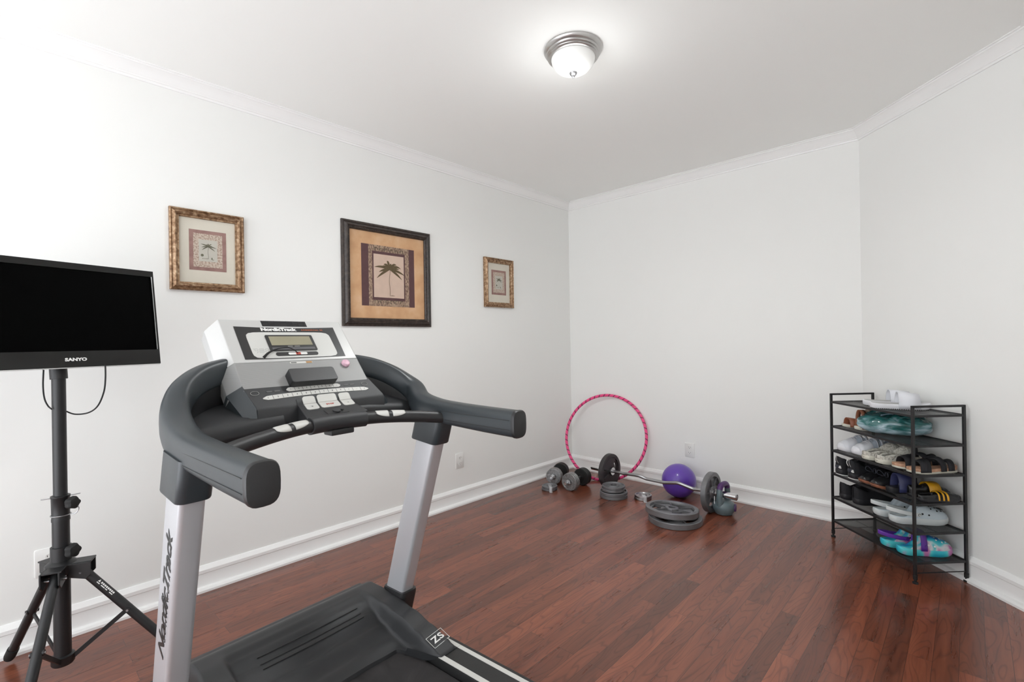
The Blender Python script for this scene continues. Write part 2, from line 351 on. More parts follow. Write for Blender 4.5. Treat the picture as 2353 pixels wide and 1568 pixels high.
def picture(y0, y1, z0, z1, label, kind):
    w, h = y1-y0, z1-z0
    t = thing('framed_picture', label, 'picture', (0, (y0+y1)/2, (z0+z1)/2), PI/2, 'framed palm prints on left wall')
    if kind == 'gold': prof = [(0, 0), (0, .020), (.006, .024), (.012, .019), (.017, .022), (.024, .029), (.031, .026), (.036, .020), (.042, .019), (.044, .012), (.044, .004)]; fm = M['gframe']
    else: prof = [(0, 0), (0, .016), (.012, .020), (.016, .017), (.028, .030), (.036, .033), (.041, .027), (.052, .023), (.057, .015), (.057, .005)]; fm = M['bframe']
    b = MB(); b.loft([[(-w/2+i, -d, -h/2+i), (w/2-i, -d, -h/2+i), (w/2-i, -d, h/2-i), (-w/2+i, -d, h/2-i)] for i, d in prof], loop=False, caps=False); b.build('frame', fm, t, smooth=25)
    if kind != 'gold':   # beaded inner lip
        b = MB()
        for sgn in (-1, 1):
            n = 56
            for k in range(n):
                q = -w/2+.05+(w-.1)*k/(n-1); b.sphere((q, -.0255, sgn*(h/2-.047)), .0052, 6, 4); b.sphere((sgn*(w/2-.047), -.0255, -h/2+.05+(h-.1)*k/(n-1)), .0052, 6, 4)
        b.build('beading', M['bframe'], t)
    i = prof[-1][0]
    b = MB(); b.box((0, -.005, 0), (w-2*i+.004, .003, h-2*i+.004)); b.build('mat_board', M['matc'] if kind == 'gold' else M['mato'], t, smooth=0)
    b = MB()
    if kind == 'gold':
        pw, ph = w*.50, h*.505; cz = .004
        b.mi = 0; rectlayer(b, -pw/2, pw/2, cz-ph/2, cz+ph/2, -.0070); b.mi = 1; rectlayer(b, -pw*.39, pw*.39, cz-ph*.415, cz+ph*.415, -.0077)
        b.mi = 2; rectlayer(b, -pw*.25, pw*.25, cz-ph*.27, cz+ph*.27, -.0084); b.mi = 3; palm(b, 0, cz-ph*.2, cz+ph*.10, -.0090, pw*.22, .0012)
        b.cyl((-pw*.16, -.0088, cz-ph*.12), (-pw*.16, -.0094, cz-ph*.12), pw*.04, n=14)
        for k in range(5): b.box((-pw*.15+k*pw*.035, -.009, cz-ph*.2), (pw*.018, .0006, pw*.02))
        b.box((pw*.1, -.009, cz-ph*.19), (pw*.03, .0006, pw*.06)); b.box((pw*.13, -.009, cz-ph*.215), (pw*.05, .0006, pw*.015))
        b.build('print', [M['mauve'], M['spot'], M['pgrey'], M['palmg']], t, smooth=0)
    else:
        pw, ph = w*.60, h*.60
        b.mi = 0; rectlayer(b, -pw/2, pw/2, -ph/2, ph/2, -.0070); b.mi = 1; rectlayer(b, -pw*.375, pw*.39, -ph/2, ph/2, -.0077)
        b.mi = 0; rectlayer(b, -pw*.31, pw*.31, -ph*.40, ph*.40, -.0084); b.mi = 2; rectlayer(b, -pw*.285, pw*.285, -ph*.355, ph*.355, -.0091)
        b.mi = 4
        for sg in (-1, 1):
            for k in range(6):
                cx = -pw*.24+k*pw*.096; cz = sg*ph*.43
                b.tube([(cx+pw*.034*math.cos(a), -.0094, cz+ph*.03*math.sin(a)) for a in [q*PI/5-.6 for q in range(8)]], (.0028, .0006), n=6)
        b.mi = 3; palm(b, pw*.01, -ph*.32, ph*.12, -.0098, pw*.275, .0034, 12); frond(b, pw*.01, -ph*.32, -.0098, .1, pw*.1, .002, .1)
        b.build('print', [M['plum'], M['weave'], M['pcream'], M['palm'], M['palmg']], t, smooth=0)
    return t
picture(-3.478, -3.122, 1.621, 2.054, 'gold framed palm print with cream mat, right of the television', 'gold')
picture(-2.526, -1.803, 1.440, 2.156, 'large dark bronze framed palm print with orange mat', 'dark')
picture(-1.230, -.870, 1.621, 2.051, 'gold framed palm print with cream mat, nearest the room corner', 'gold')

# ------------------------------------------------------------------ treadmill (local frame: x to the user's right, -y towards the user, z up)
TH = math.radians(94.4); UC, VC = -3.443, 1.02
RV = V((math.cos(TH), math.sin(TH), 0)); BV = V((RV.y, -RV.x, 0))
tm = thing('treadmill', 'large dark grey and silver treadmill facing the left wall', 'treadmill', RV*UC+BV*VC, TH)
def L(u, v, z): return V((u, -v, z))
def TM(b): b.x = Matrix(((1, 0, 0, 0), (0, -1, 0, 0), (0, 0, 1, 0), (0, 0, 0, 1))); return b   # builds in (u, v, z)
DC = .035
# base frame
b = TM(MB())
for u in (-.345, .415): b.box((u, .42, .075), (.05, 1.55, .07), bev=.008)
for v in (-.30, .55, 1.16): b.box((DC, v, .06), (.74, .06, .05), bev=.006)
for u in (-.345, .415):
    for v in (-.30, 1.16): b.cyl((u, v, 0), (u, v, .04), .024, n=16)
b.build('base_frame', M['black'], tm)
# belt on its deck
b = TM(MB()); b.box((DC, .68, .135), (.54, 1.18, .05), bev=.012); b.build('running_belt', M['belt'], tm)
# side rails with their two pale strips
for sg in (-1, 1):
    b = TM(MB()); b.box((DC+sg*.335, .80, .145), (.125, 1.02, .08), bev=.012); r = b.build('side_rail', M['rail'], tm)
    for q, w in ((.288, .020), (.370, .017)):
        b = TM(MB()); b.box((DC+sg*q, .805, .1855), (w, .985, .002)); s_ = b.build('grip_strip', M['key'], r)
        s_['label'] = 'pale grey strip'
# motor hood: a shaped shell over (u, v)
def hood_z(u, v):
    a = abs(u-DC); m = sstep(.258, .286, a)
    mid = lerp([(-.34, .13), (-.20, .255), (-.12, .287), (-.085, .284), (-.05, .272), (.0, .245), (.07, .212), (.14, .186), (.20, .172), (.5, .166)], v)
    arm = lerp([(-.34, .13), (-.20, .255), (-.12, .287), (-.06, .287), (.04, .277), (.15, .256), (.25, .232), (.33, .210), (.365, .198), (.39, .186)], v)
    z = mid+(arm-mid)*m
    e = sstep(.345, .380, a); return z-e*e*.075
def hood_end(u):
    a = abs(u-DC); return .190+.185*sstep(.225, .288, a)+.006*sstep(.10, .2, a)
b = TM(MB()); NU, NV = 170, 90; rows = []
for i in range(NU+1):
    u = DC-.384+.768*i/NU; ve = hood_end(u); ws = 1.0
    row = []
    for j in range(NV+1):
        v = -.34+(ve+.34)*j/NV; a = (u-DC)
        k = 1-.035*(1-sstep(-.15, .25, v)); row.append((DC+a*k, v, hood_z(u, v)))
    rows.append([(row[0][0], -.345, .07)]+row+[(row[-1][0], ve+.004, row[-1][2]-.012), (row[-1][0], ve+.004, .150 if abs(u-DC) < .24 else .187)])
side = lambda r, d: [(p[0]+d, p[1], .09) for p in r]
rows = [side(rows[0], -.004)]+rows+[side(rows[-1], .004)]
b.loft(rows, closed=False, caps=False); hood = b.build('motor_hood', M['plast'], tm, smooth=50)
for k in range(3):
    b = TM(MB()); v = -.028+k*.022; pts = []
    for q in range(13):
        u = DC-.178+.385*q/12; pts.append((u, v+.006*math.cos((u-DC)*6), hood_z(u, v)+.0006))
    b.tube(pts, .0022, n=6); b.build('groove', M['decal'], hood)
# ZS badge on the right arm
def hp(u, v): return L(u, v, hood_z(u, v)+.0012)
bu, bv = .360, .318
ax_ = V((1, .12, 0)).normalized(); ay_ = (hp(bu, bv-.03)-hp(bu, bv+.03)).normalized()
bo = hp(bu, bv); az_ = ax_.cross(ay_).normalized()
text('badge_lettering', 'ZS', .036, M['white'], hood, bo+az_*.001, ax_, ay_, .0004, .0008, 0, 1.1, 1.35)
b = MB(); P = [bo+az_*.001+ax_*x+ay_*y for x, y in ((-.041, -.026), (.041, -.026), (.041, .026), (-.041, .026))]
b.tube(P, .0011, n=6, closed=True); b.build('badge_border', M['white'], hood)
# uprights
def upright(sg):
    uc = .42*sg; P0, P1 = (uc if sg > 0 else -.411, -.012 if sg > 0 else .004, .20), (uc, .232, .955); prof = rrect(.062, .112, .013, 5)
    b = TM(MB()); b.loft([[(P[0]+x, P[1]+y, P[2]+y*-.0) for x, y in prof] for P in (P0, P1)]); o = b.build('upright', M['alu'], tm)
    c = TM(MB()); zt = .292 if sg > 0 else .345; vt = -.012+(zt-.2)*.323
    c.loft([[(uc+x*k, v+y*k, z) for x, y in rrect(.082, .138, .02, 5)] for z, v, k in ((.03, -.05, 1.05), (.16, -.025, 1.05), (zt-.01, vt, 1.), (zt, vt+.002, .96))]); c.build('upright_collar', M['plastb'], tm)
    c = TM(MB()); c.loft([[(uc+x*k, v+y*k, z-(y*.10)) for x, y in rrect(.084, .150, .022, 5)] for z, v, k in ((.934, .222, .97), (.938, .223, 1.), (1.0, .243, 1.), (1.045, .255, .98))]); c.build('upright_sleeve', M['handle'], tm)
    return o
upr = [upright(-1), upright(1)]
ud = V((-.009, -.228, .755)).normalized()
def up_pt(z, dv): f = (z-.20)/.755; return L(-.4428-.009*f, .004+.228*f+dv, z)
text('lettering', 'NordicTrack', .062, M['decal'], upr[0], up_pt(.650, .006), ud, (0, 1, 0), .0003, .0012, .32, .95, 1.22)
text('lettering', 'COMMERCIAL', .0165, M['decal'], upr[0], up_pt(.630, .0270), ud, (0, 1, 0), .0003, 0, .25, 1.9, 1.35)
# handlebar: one sweep round the back of the console
HB = [(-.42, .672, 1.040, .070, .092), (-.42, .52, 1.044, .071, .090), (-.42, .38, 1.050, .072, .088), (-.42, .27, 1.058, .074, .090), (-.417, .18, 1.078, .078, .100), (-.405, .10, 1.118, .074, .104), (-.372, .035, 1.170, .064, .098), (-.312, -.018, 1.210, .056, .090), (-.24, -.052, 1.232, .050, .085), (-.16, -.075, 1.240, .048, .084), (.02, -.09, 1.243, .048, .084)]
HB = HB+[(.02-(p[0]-.02) if p[0] > -.41 else -p[0], p[1], p[2], p[3], p[4]) for p in HB[-2::-1]]
SP = spline(HB, 7)
def sq(n=28, e=3.2): return [(math.copysign(abs(math.cos(2*PI*k/n))**(2/e), math.cos(2*PI*k/n))*.5, math.copysign(abs(math.sin(2*PI*k/n))**(2/e), math.sin(2*PI*k/n))*.5) for k in range(n)]
def sweep(b, SP, prof, sw=1., sh=1., dz=0.):
    rings = []
    for i, p in enumerate(SP):
        t = V(SP[min(i+1, len(SP)-1)][:2])-V(SP[max(i-1, 0)][:2]); t.normalize(); n = V((t.y, -t.x))
        rings.append([(p[0]+n.x*x*p[3]*sw, p[1]+n.y*x*p[3]*sw, p[2]+dz+y*p[4]*sh) for x, y in prof])
    return b.loft(rings)
b = TM(MB()); sweep(b, SP, sq()); hbar = b.build('handlebar', M['handle'], tm, smooth=60)
# bowl wall under the bar, between bar and tray
b = TM(MB()); lo = SP[26:-26]
b.loft([[(p[0], p[1]-.012, p[2]-.02), ((p[0]-.02)*.955+.02, p[1]+.010, p[2]-.02), ((p[0]-.02)*.955+.02, p[1]+.016, 1.03), (p[0], p[1]-.006, 1.03)] for p in lo]); b.build('bowl_wall', M['plastb'], hbar)
for sg in (-1, 1):
    b = TM(MB()); pr = sq(); pts = lambda v, k, z=1.0398: [(.42*sg+x*.070*k, v, z+y*.092*k) for x, y in pr]
    b.loft([pts(.668, 1.03), pts(.676, 1.03), pts(.680, .98), pts(.682, .80)]); b.build('end_cap', M['plastb'], hbar)
    b = TM(MB())   # fine seams of the grip cover
    for zz in (-.018, .014):
        b.tube([(.42*sg+sg*s2*.0355, v, 1.041+zz+(.66-v)*.02) for v in (.30, .45, .66)] if (s2 := (1 if sg < 0 else -1)*1) else [], .0009, n=5)
    b.build('grip_seam', M['decal'], hbar)
# trays joining bar and console
for sg in (-1, 1):
    b = TM(MB()); c0 = .012
    rings = []
    for u, dz in ((.405, -.012), (.30, .0), (.20, .010), (.12, .012)):
        rings.append([(c0+sg*u, v, z+dz) for v, z in ((-.03, 1.125), (-.03, 1.03), (.115, 1.025), (.128, 1.04), (.129, 1.065), (.120, 1.080), (.105, 1.088))])
    b.loft(rings); b.build('console_tray', M['plast'], hbar, bevel=.004)
# console: face coordinates (a = across, d = down the face)
FN = V((0, .754, .657))   # outward normal in (u, v, z)
def F(a, d, h=0.): return (a, -.149+.657*d+.754*h, 1.413-.754*d+.657*h)
def FL(a, d, h=0.): return L(*F(a, d, h))
def faceblock(a0, a1, d0, d1, h0, h1, name, m, par, bev=0., rr=None):
    b = TM(MB()); b.loft([[F(a, d, h) for a, d in ((a0, d0), (a1, d0), (a1, d1), (a0, d1))] for h in (h0, h1)]); return b.build(name, m, par, bevel=bev)
def facepoly(poly, h0, h1, name, m, par, bev=0.):
    b = TM(MB()); b.loft([[F(a, d, h) for a, d in poly] for h in (h0, h1)]); return b.build(name, m, par, bevel=bev)
def rr_at(a0, a1, d0, d1, r, skew=0): return [((a0+a1)/2+x+skew*y, (d0+d1)/2+y) for x, y in rrect(a1-a0, d1-d0, r, 5)]
aL, aR = -.205, .253
def chunk(d0, d1, name, m):
    b = TM(MB()); e = .034
    b.loft([[F(aL, d0), F(aR, d0), F(aR, d1), F(aL, d1)], [F(aL-e, d0+(.014 if d0 < .01 else 0), -.045), F(aR+e, d0+(.014 if d0 < .01 else 0), -.045), F(aR+e, d1, -.045), F(aL-e, d1, -.045)], [F(aL-e, d0+(.02 if d0 < .01 else 0), -.085), F(aR+e, d0+(.02 if d0 < .01 else 0), -.085), F(aR+e, d1, -.085), F(aL-e, d1, -.085)]][::-1])
    return b.build(name, m, tm, bevel=.0025)
con = chunk(0, .199, 'console_housing', M['silver'])
gr = chunk(.200, .318, 'speaker_panel', M['grille'])
# back shell and neck
b = TM(MB()); b.loft([[F(a, d, -.086) for a, d in ((aL-.03, .03), (aR+.03, .03), (aR+.03, .33), (aL-.03, .33))], [F(a, d, -.125) for a, d in ((aL+.03, .06), (aR-.03, .06), (aR-.03, .33), (aL+.03, .33))]]); b.build('back_shell', M['plastb'], con, bevel=.01)
# vent
v_ = faceblock(-.064, .106, .004, .031, -.001, .0008, 'fan_vent', M['decal'], con)
b = TM(MB())
for k in range(8): a = -.060+k*.0225; b.loft([[F(a+x, d, h) for x, h in ((-.0008, .0006), (.0008, .0006), (.0008, .0022), (-.0008, .0022))] for d in (.005, .030)])
for d in (.011, .018, .025): b.loft([[F(a, d+x, h) for x, h in ((-.0008, .0006), (.0008, .0006), (.0008, .002), (-.0008, .002))] for a in (-.062, .104)])
b.build('louvre', M['plastb'], v_)
# black decal frame with rounded window
def decal():
    out = []; n = 10
    for k in range(n+1): out.append((-.164+.378*k/n, .034+.006*math.sin(PI*k/n)))
    for k in range(1, n): out.append((.214-.006*k/n, .034+.152*k/n))
    for k in range(n+1): out.append((.208-.374*k/n, .186+.002*math.sin(PI*k/n)))
    for k in range(1, n): out.append((-.166+.002*k/n, .186-.152*k/n))
    return out
b = TM(MB()); outr = decal(); inn = []
for a, d in outr:
    # matching point on the rounded window
    ca, cd = .0228, .1228; ha, hd = .1580, .0620; x, y = (a-ca)/.190, (d-.110)/.078; k = max(abs(x), abs(y)); x, y = x/k, y/k
    f = (abs(x)**9+abs(y)**9)**(-1/9); inn.append((ca+x*f*ha, cd+y*f*hd))
b.loft([[F(a, d, .0006) for a, d in outr], [F(a, d, .0012) for a, d in outr], [F(a, d, .0012) for a, d in inn], [F(a, d, .0006) for a, d in inn]], loop=True)
dec = b.build('display_surround', M['decal'], con, smooth=0)
facepoly([(a, d) for a, d in inn], .0004, .0009, 'display_field', M['lens'], con)
text('brand_lettering', 'NordicTrack', .0195, M['white'], dec, FL(-.012, .0485, .0016), (1, 0, 0), FL(0, 0)-FL(0, .1), .0003, .0011, 0, .98, 1.28)
text('model_lettering', 'COMMERCIAL ZS', .0085, M['orange'], dec, FL(.118, .0500, .0016), (1, 0, 0), FL(0, 0)-FL(0, .1), .0003, .0002, 0, 1.35, 1.05)
bz = facepoly(rr_at(-.072, .104, .0775, .153, .004), .0009, .004, 'display_bezel', M['decal'], con)
facepoly([(-.061, .0845), (.093, .0845), (.093, .1275), (-.061, .1275)], .0035, .0044, 'display_screen', M['lcd'], bz)
facepoly([(-.064, .138), (.096, .138), (.096, .148), (-.064, .148)], .0035, .0046, 'bezel_strip', M['lcdg'], bz)
b = TM(MB())
for a0, a1 in ((-.005, .013), (.02, .04)): b.loft([[F(a, d, h) for a, d in ((a0, .1315), (a1, .1315), (a1, .134), (a0, .134))] for h in (.0036, .0043)])
b.build('bezel_print', M['inkl'], bz)
pl_ = facepoly(rr_at(-.058, .100, .1595, .1755, .0079), .0008, .0028, 'button_bar', M['decal'], con)
facepoly(rr_at(-.014, .057, .1625, .1725, .0045), .0026, .0036, 'button', M['white'], pl_)
facepoly([(.014, .162), (.031, .162), (.031, .173), (.014, .173)], .0034, .0042, 'button', M['red'], pl_)['label'] = 'red button'
b = TM(MB())
for k in range(5):
    x = -.128+k*.002
    for q in range(11):
        if (k*7+q*3) % 11 < 9: b.loft([[F(x+q*.0052+e, .140+k*.0042+f, h) for e, f in ((0, 0), (.004, 0), (.004, .0014), (0, .0014))] for h in (.0008, .0012)])
b.build('small_print', M['inkl'], con, smooth=0)
# thin black lead curving across the display
b = TM(MB()); pts = spline([F(-.105, .182, .004), F(-.085, .166, .010), F(-.05, .152, .014), F(-.01, .149, .014), F(.010, .160, .010), F(.021, .168, .005)], 6); b.tube(pts, lambda t: .0052-.0036*min(1, t*2.2), n=8); b.build('audio_lead', M['rubber'], con)
lb = facepoly(rr_at(-.022, .062, .204, .213, .004), -.0004, .0008, 'sound_label', M['key'], gr)
facepoly([(-.018, .2065), (.002, .2065), (.002, .2105), (-.018, .2105)], .0006, .0012, 'label_print', M['ink'], lb)
facepoly([(.038, .2045), (.060, .2045), (.060, .2125), (.038, .2125)], .0006, .0012, 'label_print', M['gold'], lb)
b = TM(MB()); b.lathe([(0, 0), (.0135, 0), (.016, .003), (.016, .009), (.0125, .014), (.006, .0155), (0, .016)], F(.189, .227), FN, 32); b.build('round_knob', M['pink'], gr)
# tablet ledge
b = TM(MB()); b.loft([[F(a, d, h) for a, d in rr_at(-.058, .112, .258, .318, .010)] for h in (-.01, .026, .031)]); b.build('book_ledge', M['plastb'], gr, bevel=.002)
# lower key panel with its central lobe
PV, PZ, KV, KZ = .044, 1.19, .114, 1.121
def PK(a, s, h=0.):   # s: 0 at the top edge, 1 at the front edge of the panel, beyond 1 the lobe
    if s <= 1: return (a, PV+(KV-PV)*s+.70*h, PZ+(KZ-PZ)*s+.71*h)
    q = s-1; return (a, KV+.107*q+.32*h, KZ-.036*q+.947*h)
def edge(s): return (-.207-.0*s+.016*s, .255+.027*s)
b = TM(MB()); NA = 20; rings = []
l0, r0 = edge(0); l1, r1 = edge(1)
top = [PK(l0+(r0-l0)*k/NA, 0) for k in range(NA+1)]; frt = [PK(l1+(r1-l1)*k/NA, .94) for k in range(NA+1)]
lip = [PK(l1+(r1-l1)*k/NA, 1.0) for k in range(NA+1)]; lip = [(x, y+.004, z-.006) for x, y, z in lip]
bot = [(x, .122, 1.066) for x, y, z in lip]; bk = [(x, .0, 1.06) for x, y, z in lip]; bt = [(x, .01, 1.17) for x, y, z in top]
b.loft([top, frt, lip, bot, bk, bt], closed=False, caps=False, loop=True); kp = b.build('key_panel', M['plast'], tm, smooth=45)
for sg, (e0, e1) in ((-1, (l0, l1)), (1, (r0, r1))):     # chamfered cheeks
    b = TM(MB()); w = .034*sg
    b.loft([[(e0, PV+.001, PZ-.001), (e1, KV-.002, KZ+.001), (e1, .121, 1.066), (e1, .03, 1.05), (e0, .0, 1.12)], [(e0+w, .012, 1.160), (e1+w, .092, 1.098), (e1+w, .110, 1.062), (e1+w, .03, 1.05), (e0+w, -.02, 1.12)]]); b.build('panel_cheek', M['handle'], kp)
b = TM(MB()); rings = []
for k in range(13):
    s = .76+(2.0-.76)*k/12; a0, a1 = -.058-.013*max(0, s-1)-.010*max(0, s-.6), .122+.012*max(0, s-.6)
    t_ = PK(0, s, .002); zb = 1.055 if s > .9 else t_[2]-.03; rings.append([(a0, t_[1], t_[2]), (a1, t_[1], t_[2]), (a1, t_[1], zb), (a0, t_[1], zb)])
b.loft(rings); lobe = b.build('control_lobe', M['plast'], kp, bevel=.003)
# key strips
def strip(s0, s1, bow, a0, a1, n, name, glyphs):
    b = TM(MB()); rings_lo, rings_hi = [], []; K = 28; w = s1-s0
    def cen(a): q = (a-(a0+a1)/2)/((a1-a0)/2); return (s0+s1)/2-bow*(1-q*q)
    poly = []
    for k in range(K+1): a = a0+(a1-a0)*k/K; e = min(1, min(k, K-k)/1.6); poly.append((a, cen(a)-w/2*math.sqrt(max(.05, 1-(1-e)**2))))
    for k in range(K, -1, -1): a = a0+(a1-a0)*k/K; e = min(1, min(k, K-k)/1.6); poly.append((a, cen(a)+w/2*math.sqrt(max(.05, 1-(1-e)**2))))
    b.loft([[PK(a, s, h) for a, s in poly] for h in (-.001, .0018)]); o = b.build(name, M['key'], kp)
    for k in range(1, n):
        b = TM(MB()); a = a0+(a1-a0)*k/n; c = cen(a); b.loft([[PK(a+x, s, h) for x, h in ((-.0006, .0016), (.0006, .0016), (.0006, .0022), (-.0006, .0022))] for s in (c-w*.45, c+w*.45)]); b.build('key_division', M['ink'], o)
    for k, g in enumerate(glyphs):
        a = a0+(a1-a0)*(k+.5)/n; text('key_glyph', g, .0075, M['ink'], o, L(*PK(a, cen(a), .0022)), (1, 0, 0), L(*PK(0, 0))-L(*PK(0, .5)), .0002, .0002)
strip(.235, .405, .02, -.074, .126, 7, 'key_strip', '123456-')
strip(.525, .70, .07, -.160, .232, 12, 'key_strip', '123456789+->')
for a in (-.178, .227):
    b = TM(MB()); b.tube([PK(a+.013*math.cos(q*PI/10), .36+.085*math.sin(q*PI/10), .0012) for q in range(20)], .0007, n=6, closed=True); b.build('round_key', M['inkl'], kp)
for a in (-.131, -.105, .150, .175):
    b = TM(MB()); b.loft([[PK(a+x, .33+y, h) for x, y in ((-.009, -.03), (.009, -.03), (.009, .03), (-.009, .03))] for h in (.0002, .0008)]); b.build('panel_print', M['ink'], kp)
# large keys on the lobe
def bigkey(a0, a1, s0, s1, rad, name, up_, dn, red=None):
    def poly(q0, q1, r4):
        out = []; w, h = a1-a0, (q1-q0); rs = rad/.11
        for cx, cy, t0, on in ((a1-rad, q0+rs, -PI/2, r4[0]), (a1-rad, q1-rs, 0, r4[1]), (a0+rad, q1-rs, PI/2, r4[1]), (a0+rad, q0+rs, PI, r4[0])):
            for k in range(5):
                t = t0+PI/2*k/4
                if on: out.append((cx+rad*math.cos(t), cy+rs*math.sin(t)))
                else: out.append((cx+rad*(1 if math.cos(t0+PI/4) > 0 else -1), cy+rs*(1 if math.sin(t0+PI/4) > 0 else -1)))
        return out
    sm = (s0+s1)/2; sk = lambda s: -.022*(s-.7)
    for (q0, q1, r4, g) in ((s0, sm-.012, (1, 0), up_), (sm+.012, s1, (0, 1), dn)):
        b = TM(MB()); b.loft([[PK(a+sk(s), s, h) for a, s in poly(q0, q1, r4)] for h in (.0015, .0042)]); o = b.build(name, M['key'], lobe)
        if g: text('key_glyph', g, .016 if g != 'STOP' else .012, M['red'] if g == 'STOP' else M['ink'], o, L(*PK((a0+a1)/2+sk((q0+q1)/2), (q0+q1)/2, .0046)), (1, 0, 0), L(*PK(0, 1.1))-L(*PK(0, 1.6)), .0002, .0003)
bigkey(-.036, .008, .72, 1.50, .010, 'incline_key', '^', 'v')
bigkey(.016, .088, .70, 1.48, .010, 'start_stop_key', None, 'STOP')
bigkey(.098, .142, .72, 1.50, .010, 'speed_key', '+', '-')
b = TM(MB()); b.loft([[PK(a, s, h) for a, s in ((-.008, 1.66), (.068, 1.66), (.068, 1.95), (-.008, 1.95))] for h in (.001, .0032)]); sk_ = b.build('safety_key_slot', M['plastb'], lobe)
b = TM(MB()); b.lathe([(0, 0), (.013, 0), (.013, .004), (0, .005)], PK(.03, 1.8, .003), (0, .32, .947), 20); b.box(PK(.052, 1.76, .004), (.004, .018, .004)); b.build('safety_key', M['plast'], sk_)
# pulse bar
PB = spline([(-.395, .335, 1.040), (-.30, .292, 1.050), (-.2, .256, 1.057), (-.1, .230, 1.061), (.02, .218, 1.062), (.14, .232, 1.060), (.23, .256, 1.055), (.32, .290, 1.046), (.395, .322, 1.036)], 6)
b = TM(MB()); b.tube(PB, .0215, n=20); pb = b.build('pulse_bar', M['plastb'], tm)
b = TM(MB()); b.tube([p for p in PB if -.085 < p[0] < .138], .0275, n=24); b.build('bar_sleeve', M['plast'], pb, bevel=.002)
b = TM(MB()); b.box((.03, .215, 1.030), (.085, .05, .02), bev=.006); b.build('under_clip', M['plastb'], pb)
def sensor(u0, u1, t0, t1):
    b = TM(MB()); rings = []
    pts = [p for p in spline([tuple(p) for p in PB], 3) if u0 <= p[0] <= u1]
    for i, p in enumerate(pts):
        q = i/(len(pts)-1); f = t0+(t1-t0)*q; f = math.sqrt(max(.04, 1-((1-f)/.78)**2)); d = V(pts[min(i+1, len(pts)-1)])-V(pts[max(i-1, 0)]); d.normalize(); n = V((-d.y, d.x, 0)); n = n if n.y > 0 else -n
        rg = []
        for k in range(9):
            th = math.radians(62+52*f*(1-2*k/8)); rg.append(V(p)+(n*math.cos(th)+V((0, 0, 1))*math.sin(th))*.0222)
        rings.append(rg)
    b.loft(rings, closed=False, caps=False); o = b.build('pulse_sensor', M['key'], pb)
    s = o.modifiers.new('thick', 'SOLIDIFY'); s.thickness = .0012; s.offset = 1
for u0, u1, t0, t1 in ((-.214, -.158, .30, 1.), (-.150, -.090, 1., .30), (.156, .205, .30, 1.), (.212, .264, 1., .30)): sensor(u0, u1, t0, t1)

# ------------------------------------------------------------------ tripod stand and television
PX, PY = .432, -3.931
st = thing('tripod_stand', 'black tubular tripod stand holding the television by the left wall', 'stand', (PX, PY, 0))
b = MB(); b.cyl((0, 0, .50), (0, 0, 1.36), .0215, n=32); b.build('pole', M['black'], st)
b = MB(); b.cyl((0, 0, .088), (0, 0, .72), .0268, n=32); b.build('lower_pole', M['black'], st)
b = MB(); b.lathe([(.0265, .645), (.0285, .645), (.0285, .655), (.0275, .66), (.0285, .735), (.0300, .737), (.0300, .744), (.022, .745)], n=32, caps=False); b.build('locking_collar', M['black'], st)
b = MB(); b.lathe([(.027, .478), (.033, .478), (.033, .545), (.028, .546)], n=32, caps=False); b.build('hub_collar', M['black'], st)
AZ = [math.radians(a) for a in (-158, -20, 68)]
b = MB()   # hub with three ears
b.lathe([(.02, .44), (.045, .44), (.05, .448), (.05, .478), (.033, .492), (.02, .494)], n=24)
for a in AZ:
    d = V((math.cos(a), math.sin(a), 0)); n = V((-d.y, d.x, 0))
    for s in (-1, 1): b.prism([(.03, 0), (.10, 0), (.10, -.05), (.085, -.066), (.03, -.05)], n*(s*.027-.003)+V((0, 0, .478)), d, (0, 0, 1), .006*1)
    b.prism([(.02, -.029), (.10, -.029), (.10, .029), (.02, .029)], V((0, 0, .474)), d, n, .006)
b.build('hub', M['black'], st, bevel=.0015)
def star_knob(z, az, r, name='locking_knob'):
    d = V((math.cos(az), math.sin(az), 0)); n = V((-d.y, d.x, 0)); up = V((0, 0, 1))
    b = MB(); rings = []
    for rr, h in ((.010, .026), (.010, .034), (r*.9, .040), (r, .046), (r, .058), (r*.85, .065), (r*.3, .069), (.001, .069)):
        rings.append([d*h+n*(rr*(1+.10*math.cos(5*q))*math.cos(q))+up*(z+rr*(1+.10*math.cos(5*q))*math.sin(q)) for q in [2*PI*k/40 for k in range(40)]])
    b.loft(rings); return b.build(name, M['rubber'], st)
star_knob(.716, math.radians(38), .023); star_knob(.530, math.radians(36), .025)
b = MB(); b.tube([(-.01, -.055, .737), (0, -.02, .738), (.005, .03, .739), (.01, .058, .741)], .0022, n=8)
b.tube([V((.026*math.cos(a)*1.15, .026*math.sin(a)*1.15, .668)) for a in [k*PI/10 for k in range(20)]], .0022, n=6, closed=True)
b.tube(spline([(.022, .028, .668), (.035, .042, .672), (.045, .05, .69), (.045, .045, .705)], 5), .0018, n=6); b.build('safety_pin', M['steel'], st)
